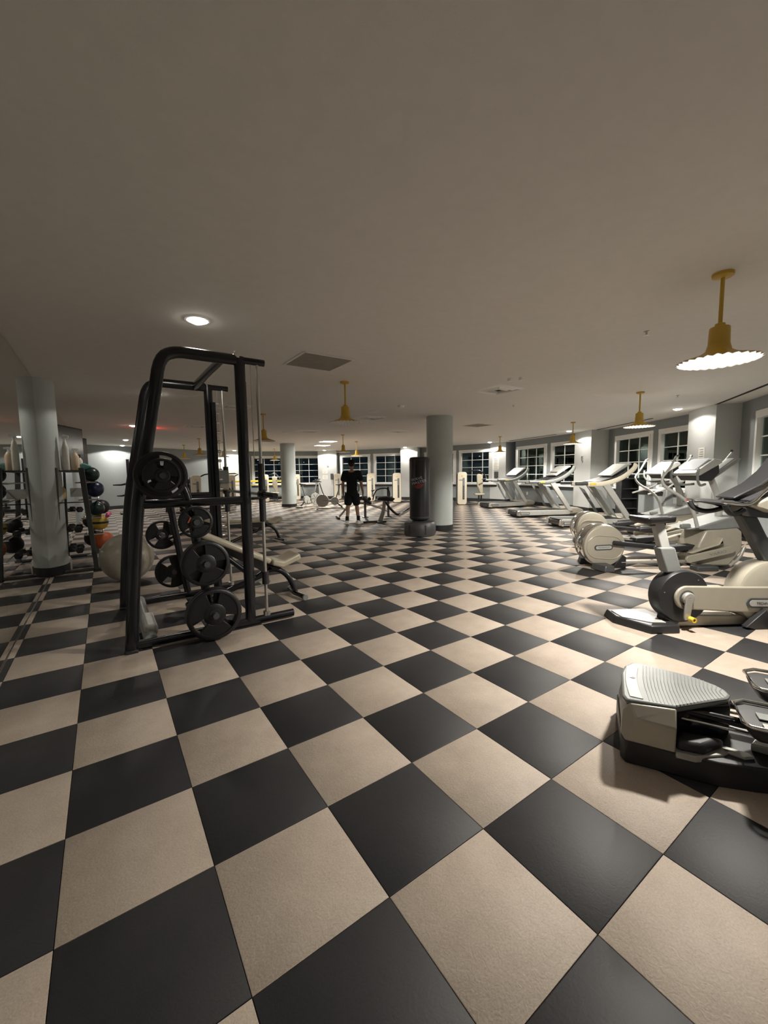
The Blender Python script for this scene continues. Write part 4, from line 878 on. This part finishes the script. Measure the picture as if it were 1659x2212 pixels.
# ------------------------------------------------------------------ selectorised weight machines
def weight_machine(loc, rz, label, seat=True, stack='mgrey', arm=True, back=True, sx=.75):
    """local x runs to the right of the tower, -y faces the camera"""
    t = thing('weight_machine', label, 'weight machine', loc, rz, 'cream weight machines along the far windows')
    MB().prism(rrect(-.20, .03, .20, 1.45, .10), -.10, .10).build('tower_shroud', 'cream', t, bevel=.02)
    MB().prism(rrect(-.235, .01, .10, 1.40, .08), -.06, .14).build('tower_back', 'grey', t, bevel=.01)
    MB().box((.06, -.104, .72), (.09, .01, .95)).build('stack_slot', 'mgrey', t, bevel=.003)
    for q in range(8): MB().box((.06, -.110, .30+q*.075), (.075, .006, .055)).build('weight_slab', 'grey', t)
    MB().box((-.03, -.104, 1.10), (.20, .008, .035)).build('name_strip', 'mgrey', t)
    MB().box((.0, -.104, 1.27), (.09, .006, .05)).build('instruction_label', 'amber', t)
    MB().box((.35, .05, .05), (1.1, .10, .07)).build('floor_beam', 'grey', t, bevel=.015)
    MB().box((sx+.1, .05, .03), (.12, .7, .05)).build('foot_bar', 'black', t, bevel=.01)
    if seat:
        MB().tube([(sx, .05, .05), (sx, .05, .42)], .035, 10).build('seat_post', 'grey', t)
        MB().box((sx, -.02, .47), (.42, .36, .08)).build('seat', 'taupe', t, bevel=.03, seg=3)
    if back:
        MB().prism([(sx+.04, .50), (sx+.16, .50), (sx+.14, 1.32), (sx-.02, 1.36), (sx-.12, 1.34), (sx-.10, .85)], -.08, .02).build('backrest', 'taupe', t, bevel=.03, seg=3)
        MB().tube([(sx+.12, .10, .05), (sx+.12, .10, 1.3)], .035, 10).build('back_post', 'grey', t)
    if arm:
        MB().tube([(.1, .12, 1.35), (.45, .12, 1.52), (sx+.1, .12, 1.5), (sx+.25, .05, 1.3), (sx+.28, -.25, 1.15)], .028, 10, smooth=1).build('press_arm', 'frame', t, angle=60)
        MB().tube([(sx+.28, -.25, 1.15), (sx+.05, -.38, 1.12)], .022, 10).build('handle', 'grey', t)
    return t
weight_machine((12.2, 11.75, 0), math.radians(-36), 'cream weight machine with taupe backrest, right of the round column')
weight_machine((11.0, 14.9, 0), math.radians(-34), 'cream weight tower just left of the heavy bag', seat=False, back=False, arm=False)
weight_machine((10.6, 16.6, 0), math.radians(-32), 'cream weight tower to the right of the person', seat=False, back=False, arm=False)
weight_machine((10.1, 19.3, 0), math.radians(-30), 'cream weight tower between spin bike and person', seat=True, back=False, arm=False, sx=.6)
weight_machine((6.3, 20.3, 0), math.radians(-15), 'cream weight machine hidden left of the far round column', sx=.5)
weight_machine((8.2, 20.6, 0), math.radians(-18), 'cream weight machine right of the far round column', sx=-.45)
weight_machine((2.45, 17.4, 0), math.radians(-5), 'cream weight machine seen through the squat rack, left far wall', sx=.9)
weight_machine((4.2, 18.8, 0), math.radians(-10), 'weight machine with pale column behind the rack far post', sx=-.6)
t = thing('weight_rack', 'black loaded stand in front of the cream machine at the far left', 'rack', (1.85, 16.3, 0), .1)
MB().box((0, 0, .68), (.42, .10, 1.25)).build('panel', 'black', t, bevel=.05, seg=3)
for q in range(4): MB().box((-.16+q*.11, -.08, .75), (.05, .05, .9)).build('slat', 'gloss', t, bevel=.015)
MB().box((0, 0, .03), (.6, .5, .05)).build('foot', 'black', t, bevel=.01)
# yellow frame by the far windows
t = thing('yellow_rail', 'yellow painted metal rail in front of the far windows', 'rail', (6.55, 21.5, 0), math.radians(-22))
for x in (-1.85, 1.75): MB().box((x, 0, .56), (.16, .10, 1.10)).build('post', 'ypaint', t, bevel=.01)
MB().box((-.05, 0, 1.10), (3.76, .09, .10)).build('top_bar', 'ypaint', t, bevel=.01); MB().box((-.05, 0, .9), (3.5, .05, .04)).build('mid_bar', 'ypaint', t, bevel=.01)

# ------------------------------------------------------------------ spin bikes
def spin(loc, rz, label):
    t = thing('spin_bike', label, 'spin bike', loc, rz, 'spin bikes by the far windows')
    MB().lathe([(.03, -.03), (.25, -.03), (.26, 0), (.25, .03), (.03, .03)], c=(.45, 0, .36), axis='Y', n=32).build('flywheel', 'silver', t, angle=40)
    for q in range(6):
        a = q*PI/3; MB().box((.45+.13*math.cos(a), -.034, .36+.13*math.sin(a)), (.18, .006, .02), (0, -a, 0)).build('wheel_spoke', 'grey', t)
    MB().lathe([(.02, -.05), (.16, -.05), (.17, 0), (.16, .05), (.02, .05)], c=(-.05, -.02, .34), axis='Y', n=28).build('chain_guard', 'lgrey', t, angle=40)
    MB().tube([(-.35, 0, .08), (-.05, 0, .34), (.45, 0, .36)], .032, 10).build('frame', 'black', t, angle=60)
    MB().tube([(-.05, 0, .34), (-.22, 0, .80), (-.25, 0, .98)], .024, 10).build('seat_post', 'mgrey', t, angle=60)
    MB().tube([(.30, 0, .36), (.45, 0, .75), (.55, 0, 1.08)], .024, 10).build('handlebar_post', 'mgrey', t, angle=60)
    MB().prism([(-.38, 1.0), (-.36, 1.05), (-.10, 1.02), (-.08, .99), (-.22, .97)], -.07, .07).build('saddle', 'black', t, bevel=.02)
    MB().tube([(.48, -.2, 1.12), (.62, -.18, 1.14), (.66, 0, 1.12), (.62, .18, 1.14), (.48, .2, 1.12)], .016, 8, smooth=1).build('handlebar', 'black', t)
    MB().prism([(.50, 1.10), (.72, 1.20), (.74, 1.24), (.48, 1.13)], -.06, .06).build('console', 'black', t, bevel=.01)
    MB().tube([(-.05, -.06, .34), (-.05, -.10, .17)], .014, 8).build('crank', 'steel', t); MB().box((-.05, -.15, .17), (.1, .08, .03)).build('pedal', 'black', t, bevel=.006)
    for x in (-.42, .65): MB().tube([(x, -.25, .035), (x, .25, .035)], .03, 10).build('foot_bar', 'lgrey', t, angle=60)
    MB().tube([(-.42, 0, .05), (.65, 0, .05)], .03, 10).build('floor_beam', 'silver', t, angle=60)
    return t
spin((6.55, 15.45, 0), math.radians(15), 'left spin bike next to the far round column')
q = spin((6.95, 13.75, 0), math.radians(150), 'right spin bike between the far column and the person')

# ------------------------------------------------------------------ benches by the person
t = thing('back_extension_bench', 'black padded back extension bench on a curved grey leg beside the heavy bag', 'bench', (6.0, 8.72, 0), math.radians(-30))
MB().prism([(-.22, 0), (-.08, 0), (.0, .25), (.06, .62), (-.04, .66), (-.10, .30)], -.03, .03).build('grey_leg', 'silver', t, bevel=.012)
MB().box((-.15, 0, .02), (.16, .5, .04)).build('floor_plate', 'grey', t, bevel=.01)
MB().prism([(-.75, .0), (.05, .0), (.05, .05), (-.75, .04)], -.04, .04).build('floor_beam', 'black', t, bevel=.01)
MB().tube([(.02, 0, .60), (.20, 0, .35), (.42, 0, .17), (.75, 0, .40)], .035, 10, smooth=1).build('lower_beam', 'frame', t, angle=60)
MB().prism([(.42, .16), (.80, .36), (.80, .42), (.40, .22)], -.07, .07).build('foot_plate', 'silver', t, bevel=.01)
for s in (-1, 1): MB().prism([(-.22, .66), (.22, .62), (.30, .70), (.05, .76), (-.20, .74)], s*.04, s*.20).build('thigh_pad', 'black', t, bevel=.03, seg=3)
MB().tube([(-.34, 0, .66), (-.30, 0, .84), (-.20, 0, .98), (.10, 0, 1.0), (.16, 0, .86), (.14, 0, .72)], .018, 10, smooth=1).build('handle_loop', 'black', t, angle=60)
MB().tube([(-.36, -.2, .92), (-.30, 0, .94), (-.36, .2, .92)], .018, 8).build('grip', 'black', t)
MB().tube([(-.45, -.2, .70), (-.45, .2, .70)], .05, 12).build('roller_pad', 'black', t, angle=60)
t = thing('abdominal_bench', 'black bench with two round posts standing right behind the person', 'bench', (6.25, 10.2, 0), math.radians(-20))
for x in (.0, .78):
    MB().tube([(x, 0, .02), (x, 0, .62 if x == 0 else .98)], .04, 12).build('post', 'grey', t, angle=60); MB().lathe([(.11, 0), (.11, .02), (.05, .04)], c=(x, 0, 0), n=18).build('post_foot', 'black', t)
MB().prism([(-.55, .60), (-.10, .72), (.20, .50), (.16, .42), (-.12, .60), (-.50, .50)], -.16, .16).build('pad', 'black', t, bevel=.03, seg=3)
MB().tube([(-.4, 0, .52), (.2, 0, .42), (.74, 0, .20)], .035, 10, smooth=1).build('main_beam', 'silver', t, angle=60)
MB().tube([(-.85, 0, .06), (-.35, 0, .62), (-.15, 0, 1.0), (-.30, 0, 1.16)], .03, 10, smooth=1).build('side_arm', 'silver', t, angle=60)
MB().tube([(-.42, -.14, 1.14), (-.42, .14, 1.14)], .11, 16).build('roller_pad', 'black', t, angle=60)
MB().tube([(-.9, -.3, .04), (-.9, .3, .04)], .035, 10).build('foot_bar', 'black', t)
# low bench and machine arms at the far left
t = thing('flat_bench', 'low black flat bench far away by the left end wall', 'bench', (.75, 16.6, 0), .05)
MB().box((0, 0, .40), (1.3, .30, .09)).build('pad', 'black', t, bevel=.03, seg=3)
for x in (-.5, .5): MB().tube([(x, -.2, .03), (x, 0, .36), (x, .2, .03)], .03, 8).build('leg', 'black', t)
t = thing('dumbbell', 'single dumbbell standing upright on the far flat bench', 'dumbbell', (.5, 16.6, .45), 0)
MB().lathe([(.10, 0), (.10, .08), (.03, .085), (.03, .19), (.10, .195), (.10, .28)], n=16).build('body', 'grey', t)
t = thing('cable_station', 'black cable station with sideways arms far behind the ball rack', 'cable machine', (-.05, 17.6, 0), 0)
MB().box((.15, 0, 1.05), (.10, .10, 2.1)).build('column', 'frame', t, bevel=.01); MB().box((.15, 0, .03), (.7, .7, .05)).build('base', 'black', t, bevel=.01)
for z, L in ((1.12, .52), (.70, .42)): MB().tube([(.15, 0, z+.06), (-.1, 0, z), (.15-L, 0, z)], [.05, .035, .02], 10).build('arm', 'frame', t)
# water bottle on the floor beam of the stepper side
bottle(8.0, 3.65, .0, .26, 'bottle', 'small white bottle on the floor beyond the near elliptical')
# dark towel dispenser cabinet by the window, seen over the treadmill
t = thing('storage_tower', 'tall black shelf tower by the window behind the nearest treadmill', 'shelf', (11.75, 4.7, 0), math.radians(-33))
MB().box((0, .12, .60), (.50, .02, 1.2)).build('back_panel', 'black', t)
for s in (-1, 1): MB().box((s*.24, 0, .60), (.03, .26, 1.2)).build('side_panel', 'black', t, bevel=.004)
for q in range(5): MB().box((0, 0, .04+q*.285), (.46, .25, .025)).build('shelf', 'grey', t)
